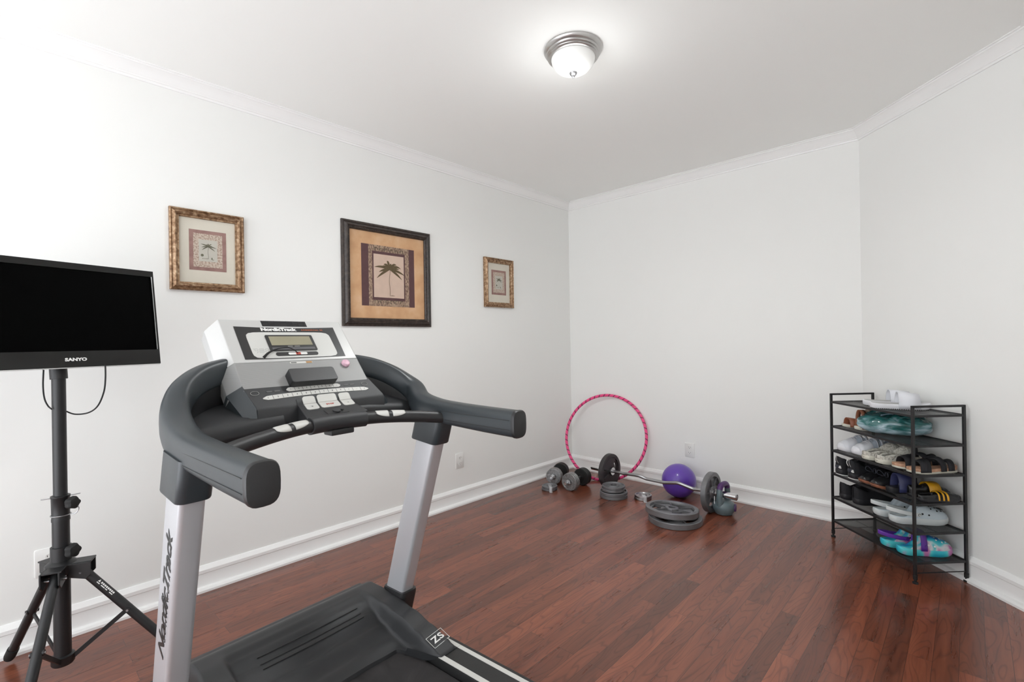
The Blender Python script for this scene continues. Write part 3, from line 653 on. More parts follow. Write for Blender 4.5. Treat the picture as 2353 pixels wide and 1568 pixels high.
for k, a in enumerate(AZ):
    d = V((math.cos(a), math.sin(a), 0)); R = (.385, .42, .385)[k]
    p0, p1 = d*.055+V((0, 0, .452)), d*R+V((0, 0, .022))
    b = MB(); b.cyl(p0, p1, .0165, n=20); lg = b.build('leg', M['black'], st)
    b = MB(); u = (p1-p0).normalized(); b.lathe([(.019, -.055), (.0195, -.05), (.0195, -.006), (.017, .006), (0, .006)], p1, u, 20); b.build('rubber_foot', M['rubber'], lg)
    q = p0+(p1-p0)*.47; n = V((-d.y, d.x, 0)); r0 = d*.032+V((0, 0, .105))
    b = MB(); rot = Matrix((n, (q-r0).normalized().cross(n), (q-r0).normalized())).transposed()
    b.box((q+r0)/2, (.006, .016, (q-r0).length), rot); b.cyl(q-n*.019, q+n*.019, .010, n=16); b.build('brace', M['black'], st)
    b = MB(); b.cyl(q-n*.022, q+n*.022, .0045, n=10); b.cyl(d*.068+n*.036+V((0, 0, .440)), d*.068-n*.036+V((0, 0, .440)), .0045, n=10); b.build('rivet', M['steel'], st)
b = MB(); b.lathe([(.01, .084), (.032, .084), (.036, .09), (.036, .118), (.027, .122)], n=28); b.build('brace_collar', M['black'], st)
d = V((math.cos(AZ[2]), math.sin(AZ[2]), 0)); p0, p1 = d*.055+V((0, 0, .452)), d*.385+V((0, 0, .022)); n = V((-d.y, d.x, 0)); ud_ = (p1-p0).normalized(); nv = n.cross(ud_); nv = nv if nv.z > 0 else -nv
o = p0+(p1-p0)*.235+(nv*.55-n*.835).normalized()*.0168
xx, yy = ud_, ud_.cross((nv*.55-n*.835))*-1
b = MB(); zz_ = xx.cross(yy)
b.loft([[o+xx*p+yy*q+zz_*h for p, q in ((-.040, .001), (-.030, .001), (-.035, .010))] for h in (-.0004, .0004)])
for k in range(8): b.loft([[o+xx*(-.026+k*.0085+p)+yy*q+zz_*h for p, q in ((0, .001), (.0062, .001), (.0062, .007), (0, .007))] for h in (-.0006, .0004)])
for k, w_ in enumerate((.014, .018, .010, .016)): b.loft([[o+xx*(-.040+k*.021+p)+yy*q+zz_*h for p, q in ((0, -.005), (w_, -.005), (w_, -.002), (0, -.002))] for h in (-.0006, .0004)])
b.build('leg_print', M['white'], [c for c in st.children if c.name.startswith('leg')][2], smooth=0)

NT = V((math.cos(math.radians(17.4)), math.sin(math.radians(17.4)), 0))
tv = thing('television', 'small flat television with glossy black bezel on the tripod stand', 'television', (PX+NT.x*.075, PY+NT.y*.075, 1.22), 0)
tv.rotation_euler = (math.radians(-7), 0, math.radians(17.4+90))
# local: x to the viewer's right, -y towards the viewer, z up the screen
w0, w1, h0, h1 = -.275, .330, .026, .445
b = MB()
fr = lambda x0, x1, z0, z1, y: [(x0, y, z0), (x1, y, z0), (x1, y, z1), (x0, y, z1)]
sx0, sx1, sz0, sz1 = w0+.013, w1-.013, .091, .417
b.loft([fr(sx0, sx1, sz0, sz1, .006), fr(sx0-.001, sx1+.001, sz0-.001, sz1+.001, -.002), fr(w0+.002, w1-.002, h0+.002, h1-.002, -.004), fr(w0, w1, h0, h1, .002), fr(w0, w1, h0, h1, .018)], caps=False); b.build('bezel', M['gloss'], tv, smooth=20)
b = MB(); b.box(((sx0+sx1)/2, .004, (sz0+sz1)/2), (sx1-sx0+.002, .003, sz1-sz0+.002)); b.build('screen', M['screen'], tv, smooth=0)
b = MB(); b.loft([fr(w0+.001, w1-.001, h0+.001, h1-.001, .016), fr(w0+.004, w1-.004, h0+.004, h1-.004, .030), fr(w0+.05, w1-.05, h0+.06, h1-.06, .062)]); b.build('back_cover', M['blackm'], tv, bevel=.003)
b = MB(); b.box(((w0+w1)/2, .006, h0-.0015), (w1-w0-.01, .018, .004)); b.build('bottom_trim', M['chrome'], tv, smooth=0)
b = MB(); b.box((sx1+.0018, -.0046, (sz0+sz1)/2), (.0022, .002, sz1-sz0)); b.build('side_trim', M['chrome'], tv, smooth=0)
text('brand_lettering', 'SANYO', .0165, M['white'], tv, (.027, -.0050, .056), (1, 0, 0), (0, 0, 1), .0004, .0008, 0, 1.0, 1.25)
b = MB(); b.box((-.0, .05, .12), (.12, .03, .12), bev=.004); b.cyl((0, .074, -.01), (0, .074, .2), .027, n=24); b.build('mount', M['black'], tv)
c = MB(); c.tube(spline([(.528, -3.800, 1.252), (.527, -3.800, 1.20), (.522, -3.805, 1.145), (.505, -3.822, 1.09), (.478, -3.848, 1.063), (.445, -3.885, 1.058), (.420, -3.912, 1.072), (.408, -3.93, 1.085)], 8), .0028, n=8)
tag(c.build('power_cord', M['rubber']), 'thin black cord looping from the television to the right of the pole', 'cord', 'cords below the television')
c = MB(); c.tube(spline([(.425, -3.972, 1.25), (.428, -3.975, 1.18), (.432, -3.972, 1.13), (.440, -3.963, 1.10), (.447, -3.952, 1.085)], 8), .0026, n=8)
tag(c.build('power_cord', M['rubber']), 'thin black cord hanging down the left side of the stand pole', 'cord', 'cords below the television')

# ------------------------------------------------------------------ gym gear on the floor
# hula hoop leaning in the corner
M['hoop'] = None
def hoop_mat():
    m, nt, N, Lk, b = _new('pink_hoop_with_dark_spiral')
    tc = N.new('ShaderNodeTexCoord'); at = N.new('ShaderNodeAttribute'); at.attribute_name = 'wrap'
    r = N.new('ShaderNodeValToRGB'); r.color_ramp.interpolation = 'CONSTANT'; e = r.color_ramp.elements
    e[0].color = (.86, .07, .25, 1); e[1].position = .78; e[1].color = (.13, .012, .045, 1)
    Lk.new(at.outputs['Fac'], r.inputs['Fac']); Lk.new(r.outputs['Color'], b.inputs['Base Color']); b.inputs['Roughness'].default_value = .38
    return m
az, ti, R = .186, .292, .400; hx = V((math.cos(az), math.sin(az), 0)); hn = V((math.sin(az)*math.cos(ti), -math.cos(az)*math.cos(ti), math.sin(ti))); hu = hn.cross(hx); hu = hu if hu.z > 0 else -hu
hc = V((.495, -.133-.014, .0135+R*hu.z))
b = MB(); NH, NT_ = 500, 20
b.tube([hc+hx*(R*math.cos(2*PI*k/NH))+hu*(R*math.sin(2*PI*k/NH)) for k in range(NH)], .0130, n=NT_, closed=True)
ho = tag(b.build('hula_hoop', hoop_mat()), 'bright pink hula hoop with dark spiral tape leaning on the back wall', 'hula hoop')
at = ho.data.attributes.new('wrap', 'FLOAT', 'FACE'); at.data.foreach_set('value', [((i//NT_)*50/NH+(i % NT_)/NT_) % 1 for i in range(len(ho.data.polygons))])

# exercise ball
M['ball'] = mat('purple_vinyl', (.125, .052, .40), .30, coat=.25, bump=.03, bscale=60)
b = MB(); b.sphere((0, 0, .137), .137, 64, 40)
for k in range(14): pass
tag(b.build('exercise_ball', M['ball'], loc=(1.253, -.212, 0)), 'shiny purple exercise ball in front of the back wall', 'ball')

def disc_plate(b, r, t, hub=.035, hole=.0255, lip=.012, rec=.35):
    """flat cast plate about z, bottom at 0"""
    b.lathe([(hole, 0), (r-.004, 0), (r, .003), (r, t-.003), (r-.003, t), (r-lip, t), (r-lip-.004, t*(1-rec)), (hub+.006, t*(1-rec)), (hub+.002, t), (hole, t)], n=56, loop=True, caps=False)
def spoke_plate(b, r, t, hole=.0255, n=5):
    b.lathe([(r-.030, 0), (r-.004, 0), (r, .004), (r, t-.004), (r-.004, t), (r-.030, t), (r-.034, t*.8), (r-.034, t*.2)], n=64, loop=True, caps=False)
    b.lathe([(hole, t*.1), (.045, t*.1), (.048, t*.2), (.048, t*.85), (.045, t*.95), (hole, t*.95)], n=40, loop=True, caps=False)
    b.lathe([(.044, t*.30), (.078, t*.30), (.078, t*.60), (.044, t*.60)], n=48, loop=True, caps=False)
    b.lathe([(r-.046, t*.3), (r-.03, t*.3), (r-.03, t*.6), (r-.046, t*.6)], n=64, loop=True, caps=False)
    for k in range(3):
        a = 2*PI*k/3+.35; b.sector(.070, r-.030, a-.46, a+.46, t*.30, t*.60, 10)
        for s in (-1, 1): b.sector(.046, r-.030, a+s*.46-.035, a+s*.46+.035, t*.22, t*.86, 3)
# stack of four mid plates
def plate_thing(name, label, grp, loc, build, m, rot=(0, 0, 0)):
    b = MB(); build(b); o = b.build(name, m, loc=loc); o.rotation_euler = rot; return tag(o, label, 'weight plate', grp)
cx, cy = .836, -.556
zz = 0
for r, t, lab in ((.1145, .0265, 'grey iron weight plate at the bottom of the four-plate stack'), (.1145, .0265, 'grey iron weight plate second from bottom of the four-plate stack'), (.0965, .022, 'grey iron weight plate second from top of the four-plate stack'), (.0955, .022, 'grey iron weight plate on top of the four-plate stack')):
    plate_thing('weight_plate', lab, 'loose weight plates', (cx+.003*math.sin(zz*90), cy+.002*math.cos(zz*70), zz), lambda b: disc_plate(b, r, t, .042, .0265, .010, .42), M['iron'], (0, 0, zz*20)); zz += t+.0006
# two large plates
plate_thing('weight_plate', 'large spoked grey weight plate lying flat on the floor', 'loose weight plates', (1.465, -.745, .0), lambda b: spoke_plate(b, .186, .042), M['iron'], (0, 0, .7))
plate_thing('weight_plate', 'large spoked grey weight plate leaning on top of another large plate', 'loose weight plates', (1.438, -.738, .052), lambda b: spoke_plate(b, .186, .042), M['iron'], (math.radians(2.2), math.radians(3.0), 2.2))
# two small pairs
for (x, y, labs) in ((1.050, -.452, ('small chrome edged weight plate under its twin, left of the purple ball', 'small chrome edged weight plate topmost of a pair, left of the purple ball')), (.303, -.752, ('small dull weight plate under its twin beside the dumbbells', 'small dull weight plate topmost of a pair beside the dumbbells'))):
    z = 0
    for lab in labs:
        o = plate_thing('weight_plate', lab, 'loose weight plates', (x+(.004 if z else 0), y, z), lambda b: disc_plate(b, .069, .019, .024, .0145, .012, .3), M['steel'] if x > 1 else M['iron']); z += .0195
M['film'] = mat('clear_film', (.9, .9, .92), .12, alpha=.35, var=.02, coat=.5)
for (x, y, a, lab) in ((1.052, -.452, -.85, 'strip of clear plastic wrap over the small plates beside the ball'), (.305, -.752, -.75, 'strip of clear plastic wrap over the small plates beside the dumbbells')):
    d = V((math.cos(a), math.sin(a), 0)); n = V((-d.y, d.x, 0)); b = MB()
    P = [(-.02, .0400), (.05, .0403), (.068, .0398), (.0722, .034), (.0724, .012), (.075, .0025), (.098, .0008)]
    b.loft([[V((x, y, z))+d*r+n*w for w in (-.013, .013)] for r, z in P], closed=False, caps=False); o = tag(b.build('plastic_wrap', M['film']), lab, 'plastic wrap', 'strips of clear wrap'); s = o.modifiers.new('thick', 'SOLIDIFY'); s.thickness = .0006
# dumbbells
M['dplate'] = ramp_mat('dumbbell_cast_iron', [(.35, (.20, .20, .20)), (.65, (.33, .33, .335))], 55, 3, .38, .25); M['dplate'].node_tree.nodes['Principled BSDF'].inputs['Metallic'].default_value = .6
def dumbbell(loc, rz, r, label):
    t = thing('dumbbell', label, 'dumbbell', loc, rz, 'plate-loaded dumbbells')
    # local x = axis, facing +x
    b = MB(); b.cyl((-.175, 0, r), (.19, 0, r), .0125, n=20); b.build('bar', M['chrome'], t)
    b = MB(); b.cyl((-.06, 0, r), (.06, 0, r), .0145, n=20); b.build('grip', M['steel'], t)
    for sg in (-1, 1):
        for k in range(3):
            x0 = sg*(.068+k*.0215); b = MB()
            rr = r if k < 2 else r*.97
            b.lathe([(.014, 0), (rr*.38, 0), (rr*.40, .003), (rr*.80, .003), (rr*.84, 0), (rr-.003, 0), (rr, .003), (rr, .017), (rr-.003, .020), (rr*.84, .020), (rr*.80, .017), (rr*.40, .017), (rr*.38, .020), (.014, .020)], (x0 if sg > 0 else x0-.020, 0, r), (1, 0, 0), 14 if k < 2 else 40, loop=True, caps=False)
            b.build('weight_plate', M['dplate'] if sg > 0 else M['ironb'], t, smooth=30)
        x0 = sg*.136; b = MB(); b.lathe([(.013, 0), (.026, 0), (.026, .012), (.018, .016), (.018, .026), (.013, .027)], (x0, 0, r), (sg, 0, 0), 6, loop=True, caps=False); b.build('collar_nut', M['steel'], t, smooth=20)
    return t
dumbbell((.200, -.500, 0), math.radians(-70), .074, 'grey plate dumbbell nearest the left wall')
dumbbell((.457, -.552, 0), math.radians(-86), .078, 'grey plate dumbbell with dark rear plates, in front of the hoop')

# curl barbell
P0, P1 = V((.700, -.362, .151)), V((1.566, -.388, .151))
bb = thing('curl_barbell', 'zigzag curl barbell with a grey plate at each end, near the hoop and ball', 'barbell', (P0+P1)/2-V((0, 0, .151)), math.atan2(P1.y-P0.y, P1.x-P0.x))
hl = (P1-P0).length/2; z0 = .151
b = MB(); zig = [(0, 0), (.155, 0), (.185, .004), (.32, .014), (.39, -.006), (.58, -.006), (.61, .0), (.73, .022), (.86, -.010), (.96, 0), (1, 0)]
pts = [V((-hl+2*hl*q, -d*.8, z0+d)) for q, d in zig]
fine = []
for i in range(len(pts)-1):
    fine += [pts[i].lerp(pts[i+1], q) for q in ((.06, .5, .94) if 0 < i < len(pts)-2 else (0, .5, .94) if i == 0 else (.06, .5, 1))]
b.tube(fine, .0135, n=16); b.build('bar', M['steel'], bb)
for sg in (-1, 1):
    b = MB(); b.lathe([(0, 0), (.034, 0), (.034, .012), (.0250, .014), (.0250, .225), (.020, .228), (.019, .215), (0, .215)], (sg*(hl-.015), 0, z0), (sg, 0, 0), 28); b.build('sleeve', M['chrome'], bb)
    b = MB(); b.x = Matrix.Translation((sg*(hl+.002), 0, z0)) @ Matrix.Rotation(PI/2*sg, 4, 'Y') @ Matrix.Rotation(.5 if sg > 0 else 1.9, 4, 'Z')
    spoke_plate(b, .150, .040)
    if sg < 0:
        b.sector(.045, .118, 0, 2.4, .0, .012, 14); b.sector(.045, .118, 3.1, 5.0, .0, .012, 12)
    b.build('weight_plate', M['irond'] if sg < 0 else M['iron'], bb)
    # spring collar clip
    b = MB(); cxx = sg*(hl+.055); cl = [V((cxx+sg*.004*k/6, .0275*math.cos(k*PI/6+1), z0+.0275*math.sin(k*PI/6+1))) for k in range(30)]
    b.tube(cl, .0026, n=8)
    if sg > 0:
        b.tube([V((cxx, -.02, z0-.02)), V((cxx+.005, -.035, z0-.06)), V((cxx+.02, -.045, z0-.105)), V((cxx+.034, -.045, z0-.105)), V((cxx+.02, -.03, z0-.055)), V((cxx+.012, -.01, z0-.03))], .0028, n=8)
        b.tube([V((cxx+.01, .01, z0+.027)), V((cxx+.008, .005, z0+.05)), V((cxx+.006, .0, z0+.052))], .0028, n=8)
    b.build('spring_clip', M['chrome'], bb)

# kettlebell
M['kb'] = mat('grey_green_enamel', (.125, .17, .185), .38, coat=.2, bump=.1, bscale=120, var=.1, vscale=20)
M['kbp'] = mat('purple_vinyl_grip', (.085, .028, .135), .4, bump=.05, bscale=100)
kb = thing('kettlebell', 'grey kettlebell with purple grip beside the right barbell plate', 'kettlebell', (1.672, -.368, 0), math.radians(84))
b = MB(); b.lathe([(0, 0), (.045, 0), (.060, .006), (.076, .034), (.081, .060), (.074, .084), (.055, .100), (.030, .106), (0, .107)], n=40); b.build('bell', M['kb'], kb)
path = spline([(-.050, 0, .060), (-.060, 0, .115), (-.063, 0, .150), (-.058, 0, .190), (-.040, 0, .215), (0, 0, .222), (.040, 0, .215), (.058, 0, .190), (.063, 0, .150), (.060, 0, .115), (.050, 0, .060)], 5)
b = MB(); b.tube(path, lambda t: .0185+.010*(abs(t-.5)*2)**3, n=18); b.build('handle', M['kb'], kb)
b = MB(); b.tube([p for p in path if p[2] > .185], .0205, n=18); b.build('grip', M['kbp'], kb)
b = MB(); b.lathe([(0, 0), (.028, 0), (.028, .006), (.024, .009), (0, .009)], (.02, -.0745, .058), (.25, -1, 0), 28); b.build('badge', M['kbp'], kb)

# ------------------------------------------------------------------ shoe rack (local frame: x along its length, y towards the wall, z up)
RZ = math.radians(-44.14); RO = V((2.361, -.333, 0)); RL, RD = .617, .283
RM = Matrix.Translation(RO) @ Matrix.Rotation(RZ, 4, 'Z')
rk = thing('shoe_rack', 'black metal six-tier mesh shoe rack standing along the angled wall', 'shoe rack', RO, RZ)
SZ = [.892, .732, .573, .422, .267, .113]
for x in (0, RL):
    for y in (0, RD):
        b = MB(); b.box((x, y, .486), (.0125, .0125, .915)); b.box((x, y, .938), (.0125, .0125, .01)); b.build('post', M['black'], rk, bevel=.001)
        b = MB(); b.lathe([(0, 0), (.013, 0), (.013, .008), (.006, .010), (.006, .02), (.010, .022), (.0105, .045), (.007, .046)], (x, y, 0), n=16); b.build('foot', M['rubber'], rk)
    b = MB(); b.box((x, RD/2, .938), (.0115, RD, .0115)); b.build('top_rail', M['black'], rk, bevel=.001)
    b = MB(); b.box((x, RD/2, .055), (.004, RD, .004)); b.build('lower_rod', M['black'], rk)
def mesh_mat():
    m, nt, N, Lk, b = _new('black_shelf_mesh')
    tc = N.new('ShaderNodeTexCoord'); outs = []
    sp = N.new('ShaderNodeSeparateXYZ'); Lk.new(tc.outputs['Object'], sp.inputs[0])
    for ax in ('X', 'Y'):
        f = N.new('ShaderNodeMath'); f.operation = 'MULTIPLY'; f.inputs[1].default_value = 1/.0030; Lk.new(sp.outputs[ax], f.inputs[0])
        g = N.new('ShaderNodeMath'); g.operation = 'FRACT'; Lk.new(f.outputs[0], g.inputs[0])
        h = N.new('ShaderNodeMath'); h.operation = 'GREATER_THAN'; h.inputs[1].default_value = .36; Lk.new(g.outputs[0], h.inputs[0]); outs.append(h)
    mu = N.new('ShaderNodeMath'); mu.operation = 'MULTIPLY'; Lk.new(outs[0].outputs[0], mu.inputs[0]); Lk.new(outs[1].outputs[0], mu.inputs[1])
    inv = N.new('ShaderNodeMath'); inv.operation = 'SUBTRACT'; inv.inputs[0].default_value = 1; Lk.new(mu.outputs[0], inv.inputs[1]); Lk.new(inv.outputs[0], b.inputs['Alpha'])
    b.inputs['Base Color'].default_value = (.014, .014, .015, 1); b.inputs['Roughness'].default_value = .45
    return m
M['mesh'] = mesh_mat()
for z in SZ:
    b = MB(); b.box((RL/2, RD/2, z-.002), (RL-.014, RD-.014, .0010)); sh = b.build('shelf', M['mesh'], rk, smooth=0)
    for y in (0, RD): b = MB(); b.box((RL/2, y, z-.005), (RL-.0125, .009, .0125)); b.build('shelf_rail', M['black'], sh, bevel=.001)
    for x in (0, RL): b = MB(); b.box((x, RD/2, z-.005), (.009, RD-.0125, .0125)); b.build('shelf_rail', M['black'], sh, bevel=.001)
    b = MB(); b.box((RL/2, RD/2, z-.006), (RL-.02, .003, .005)); b.build('support_bar', M['steel'], sh)

# ---- shoes: local frame heel at x=0, toe at x=len, y across, z up from the shelf
WT = [(0, .0), (.02, .40), (.06, .60), (.14, .72), (.30, .72), (.45, .78), (.62, .94), (.74, 1.0), (.86, .93), (.94, .74), (.98, .48), (1.0, .0)]
def wt(t): return max(.02, lerp(WT, t))
def outline(ln, w, n=34, k=1., inset_=0.):
    T = [(1-math.cos(PI*i/n))/2 for i in range(n+1)]
    a = [(ln*t, wt(t)*w/2*k) for t in T]; c = [(x, -y) for x, y in a[::-1]]
    P = a+c
    if inset_: P = [(ln/2+(x-ln/2)*(1-2*inset_/ln), y*(1-2*inset_/w)) for x, y in P]
    return P
def sole_part(par, ln, w, layers, m, name='sole', toe=0., heel=0.):
    """layers: (z, scale) rings from bottom up; toe / heel lift the ends"""
    b = MB(); rings = []
    for z, k in layers:
        P = outline(ln, w); rings.append([(ln/2+(x-ln/2)*(1+(k-1)*w/ln), y*k, z+toe*max(0, (x/ln-.72)/.28)**2+heel*max(0, (.2-x/ln)/.2)**2) for x, y in P])
    b.loft(rings); return b.build(name, m, par, smooth=50)
def upper_part(par, ln, w, zb, H_, hc, t_open, m, name='upper', collar=None, k0=.97, mats=None, holes=None, e=.8, blend=.10, t0=0.):
    """H_ : table of dome height over t;  hc : table of collar height;  open for t < t_open"""
    b = MB(); rows = []; n = 34; NC = 11; th = .006
    for i in range(n+1):
        t = t0+(1-t0)*(1-math.cos(PI*i/n))/2; x = ln*t; y = max(.004, wt(t)*w/2*k0); h = lerp(H_, t); c = lerp(hc, t); o = sstep(t_open-blend, t_open+blend, t)
        row = []
        for j in range(2*NC+1):
            s = -1+j/NC    # -1 .. 1 across
            a = abs(s); sg = -1 if s < 0 else 1; th_ = (1-a)*PI/2
            cl = (y*max(0, math.cos(th_))**.9, h*max(0, math.sin(th_))**e)
            q = 1-a
            if q < .45: op = (y*(1-.12*(q/.45)**2), c*(q/.45))
            elif q < .55: op = (max(.001, y*.88-th), c)
            elif q < .85: op = (max(.001, y*.84-th), c*(1-(q-.55)/.30)+.004)
            else: op = (max(.0, (y*.84-th))*(1-q)/.15, .004)
            row.append((x, sg*(op[0]+(cl[0]-op[0])*o), zb+op[1]+(cl[1]-op[1])*o))
        rows.append(row)
    b.loft(rows, closed=False, caps=False)
    for f in b.bm.faces: f.material_index = 0
    if holes:
        b.mi = 1
        for t, s, r in holes:
            y = wt(t)*w/2*k0; h = lerp(H_, t); th_ = (1-abs(s))*PI/2; sg = -1 if s < 0 else 1
            p = V((ln*t, sg*y*max(0, math.cos(th_))**.9, zb+h*max(0, math.sin(th_))**e)); nn = V((.25 if t > .75 else -.05, sg*math.cos(th_), math.sin(th_)+.05)).normalized()
            b.cyl(p-nn*.001, p+nn*.0012, r, n=10)
    return b.build(name, mats or m, par, smooth=60)
def strap_part(par, ln, w, t_0, t_1, zb, h, m, name='strap', k=1.03, th=.0045, lift=0., skew=0., n=22):
    b = MB(); rings = []
    for j in range(n+1):
        a = PI*j/n; ring = []
        for t, hh in ((t_0, h+lift), (t_1, h)):
            tt = t+skew*(math.cos(a)); y = wt(tt)*w/2*k
            ring.append((ln*tt, y*math.copysign(abs(math.cos(a))**.75, math.cos(a)), zb+hh*max(0, math.sin(a))**.8))
        rings.append(ring)
    b.loft(rings, closed=False, caps=False); o = b.build(name, m, par, smooth=60)
    s = o.modifiers.new('thick', 'SOLIDIFY'); s.thickness = th; s.offset = 1; s.use_even_offset = False
    return o
def heel_band(par, ln, w, t_, z0, z1, m, r=.0085, k=1.02, name='heel_strap', back=-.01, thick=.003):
    b = MB(); y = wt(t_)*w/2*k; P = []
    for j in range(25):
        a = -PI/2+PI*j/24; P.append((ln*t_*(1-abs(math.cos(a))**.8)+back*math.cos(a), y*math.sin(a), z0+(z1-z0)*math.cos(a)))
    P = [(ln*t_+.018, -y, z0)]+P+[(ln*t_+.018, y, z0)]
    b.tube(P, 1., prof=[(x*thick, z*r) for x, z in sq(16, 4)]); o = b.build(name, m, par, smooth=60)
    return o
def shoe(name, label, cat, x, y, shelf, ang, group):
    """heel-centre at rack-local (x, y); ang 90 = toe to the wall"""
    p = RM @ V((x, y, SZ[shelf]))
    return thing(name, label, cat, p, RZ+math.radians(ang), group)
M['wrub'] = mat('white_rubber', (.74, .74, .77), .5, bump=.05, bscale=200, var=.05)
M['wgrey'] = mat('slide_grey_footbed', (.46, .46, .45), .6, bump=.1, bscale=300, var=.06)
M['wfab'] = mat('pale_mesh_fabric', (.56, .62, .70), .7, bump=.3, bscale=300, var=.12, vscale=40)
M['wtoe'] = mat('white_leather', (.74, .75, .79), .5, bump=.05, bscale=150, var=.05)
M['wgrn'] = mat('grey_lining', (.30, .33, .40), .85, bump=.3, bscale=200, var=.2, vscale=40)
M['fuzz'] = ramp_mat('cream_fleece', [(.3, (.46, .44, .38)), (.6, (.70, .68, .61))], 90, 5, .95, 1.0)
M['fuzzg'] = ramp_mat('grey_fleece', [(.3, (.30, .30, .34)), (.7, (.52, .52, .56))], 110, 5, .95, 1.0)
M['creams'] = mat('cream_sole', (.68, .66, .56), .55, bump=.05, bscale=100, var=.04)
M['bfab'] = mat('black_knit', (.011, .011, .014), .75, bump=.4, bscale=350, var=.3, vscale=60)
M['bsole'] = mat('black_foam_sole', (.016, .016, .019), .55, bump=.1, bscale=200, var=.15)
M['bheel'] = mat('dark_navy_heel_pad', (.028, .032, .046), .45, var=.15)
M['bleat'] = mat('black_leather', (.010, .010, .011), .3, bump=.15, bscale=120, var=.2)
M['brown'] = mat('brown_welt', (.30, .115, .06), .55, bump=.1, bscale=120, var=.15, vscale=30)
M['tan'] = ramp_mat('cork_tan', [(.35, (.40, .215, .13)), (.65, (.56, .33, .215))], 70, 5, .65, .15)
M['rust'] = mat('rust_leather', (.26, .085, .04), .5, bump=.1, bscale=150, var=.15)
M['beige'] = mat('beige_fabric', (.56, .45, .35), .75, bump=.2, bscale=200, var=.12, vscale=40)
M['navy'] = mat('navy_foam', (.030, .035, .105), .5, bump=.05, bscale=150, var=.1)
M['yell'] = mat('yellow_synthetic', (.66, .33, .01), .45, bump=.05, bscale=150, var=.06)
M['clog'] = mat('pale_blue_foam', (.56, .645, .69), .5, bump=.05, bscale=200, var=.05, vscale=30)
M['clogs'] = mat('pale_blue_sole', (.63, .67, .67), .55, bump=.05, bscale=200, var=.04, vscale=30)
M['clogl'] = mat('pale_blue_lining', (.25, .36, .44), .7, bump=.1, bscale=200, var=.12)
M['tie'] = ramp_mat('tie_dye_foam', [(.26, (.03, .06, .34)), (.38, (.02, .24, .50)), (.47, (.03, .48, .58)), (.53, (.12, .58, .62)), (.60, (.66, .68, .70)), (.68, (.55, .17, .42)), (.8, (.26, .10, .40))], 13, 1.5, .4, 0, .6)
M['ties'] = ramp_mat('tie_dye_sole', [(.34, (.02, .26, .45)), (.48, (.03, .50, .60)), (.60, (.10, .62, .64)), (.70, (.62, .22, .50))], 11, 1, .4, 0, .2, (1, 1, .4))
M['purp'] = mat('purple_foam_strap', (.135, .035, .36), .45, bump=.05, bscale=200, var=.08)
M['whlin'] = mat('white_foam_lining', (.70, .66, .62), .6, bump=.05, bscale=200, var=.04)

# white slides, top tier, toes to the wall
def slide(label, x, y, shelf, ang, ln, w, mats, grp, name='slide_sandal', band=(.46, .80), bh=.062, th=.028):
    t = shoe(name, label, 'sandal', x, y, shelf, ang, grp)
    sole_part(t, ln, w, [(0, .93), (.003, .97), (th*.7, 1.0), (th, 1.0), (th+.002, .97)], mats[0], toe=.010, heel=.006)
    b = MB(); P = outline(ln*.94, w*.90); b.loft([[(x_+ln*.03, y_, z+.010*max(0, (x_/ln-.72)/.28)**2+.006*max(0, (.2-x_/ln)/.2)**2) for x_, y_ in P] for z in (th, th+.0035)]); b.build('footbed', mats[1], t, smooth=50)
    s = strap_part(t, ln, w, band[0], band[1], th*.3, bh, mats[2], 'strap', lift=.012, th=.006)
    return t
for i, (x, y, ang) in enumerate(((.205, .052, 66), (.315, .006, 62))):
    t = slide(('white slide sandal at the back of the top tier', 'white slide sandal nearest the front of the top tier')[i], x, y, 0, ang, .285, .104, (M['wrub'], M['wgrey'], M['wtoe']), 'white slides on the top tier', bh=.075)
    b = MB()
    for k in range(26):
        for s in (-1, 1):
            q = .06+.86*k/25; b.box((.285*q, s*wt(q)*.052*.985, .002), (.0045, .003, .004))
    b.build('tread', M['slot'], t, smooth=0)
    b = MB(); b.loft([[(.285*.56+a, -wt(.56)*.052*.80+c, .062+d) for a, c, d in ((-.012, .002, 0), (.012, .001, -.004), (.010, .006, .004), (-.004, .006, .006))], [(.285*.56+a, -wt(.56)*.052*.80+c-.002, .062+d+.002) for a, c, d in ((-.012, .002, 0), (.012, .001, -.004), (.010, .006, .004), (-.004, .006, .006))]]); b.build('strap_mark', M['slot'], t)

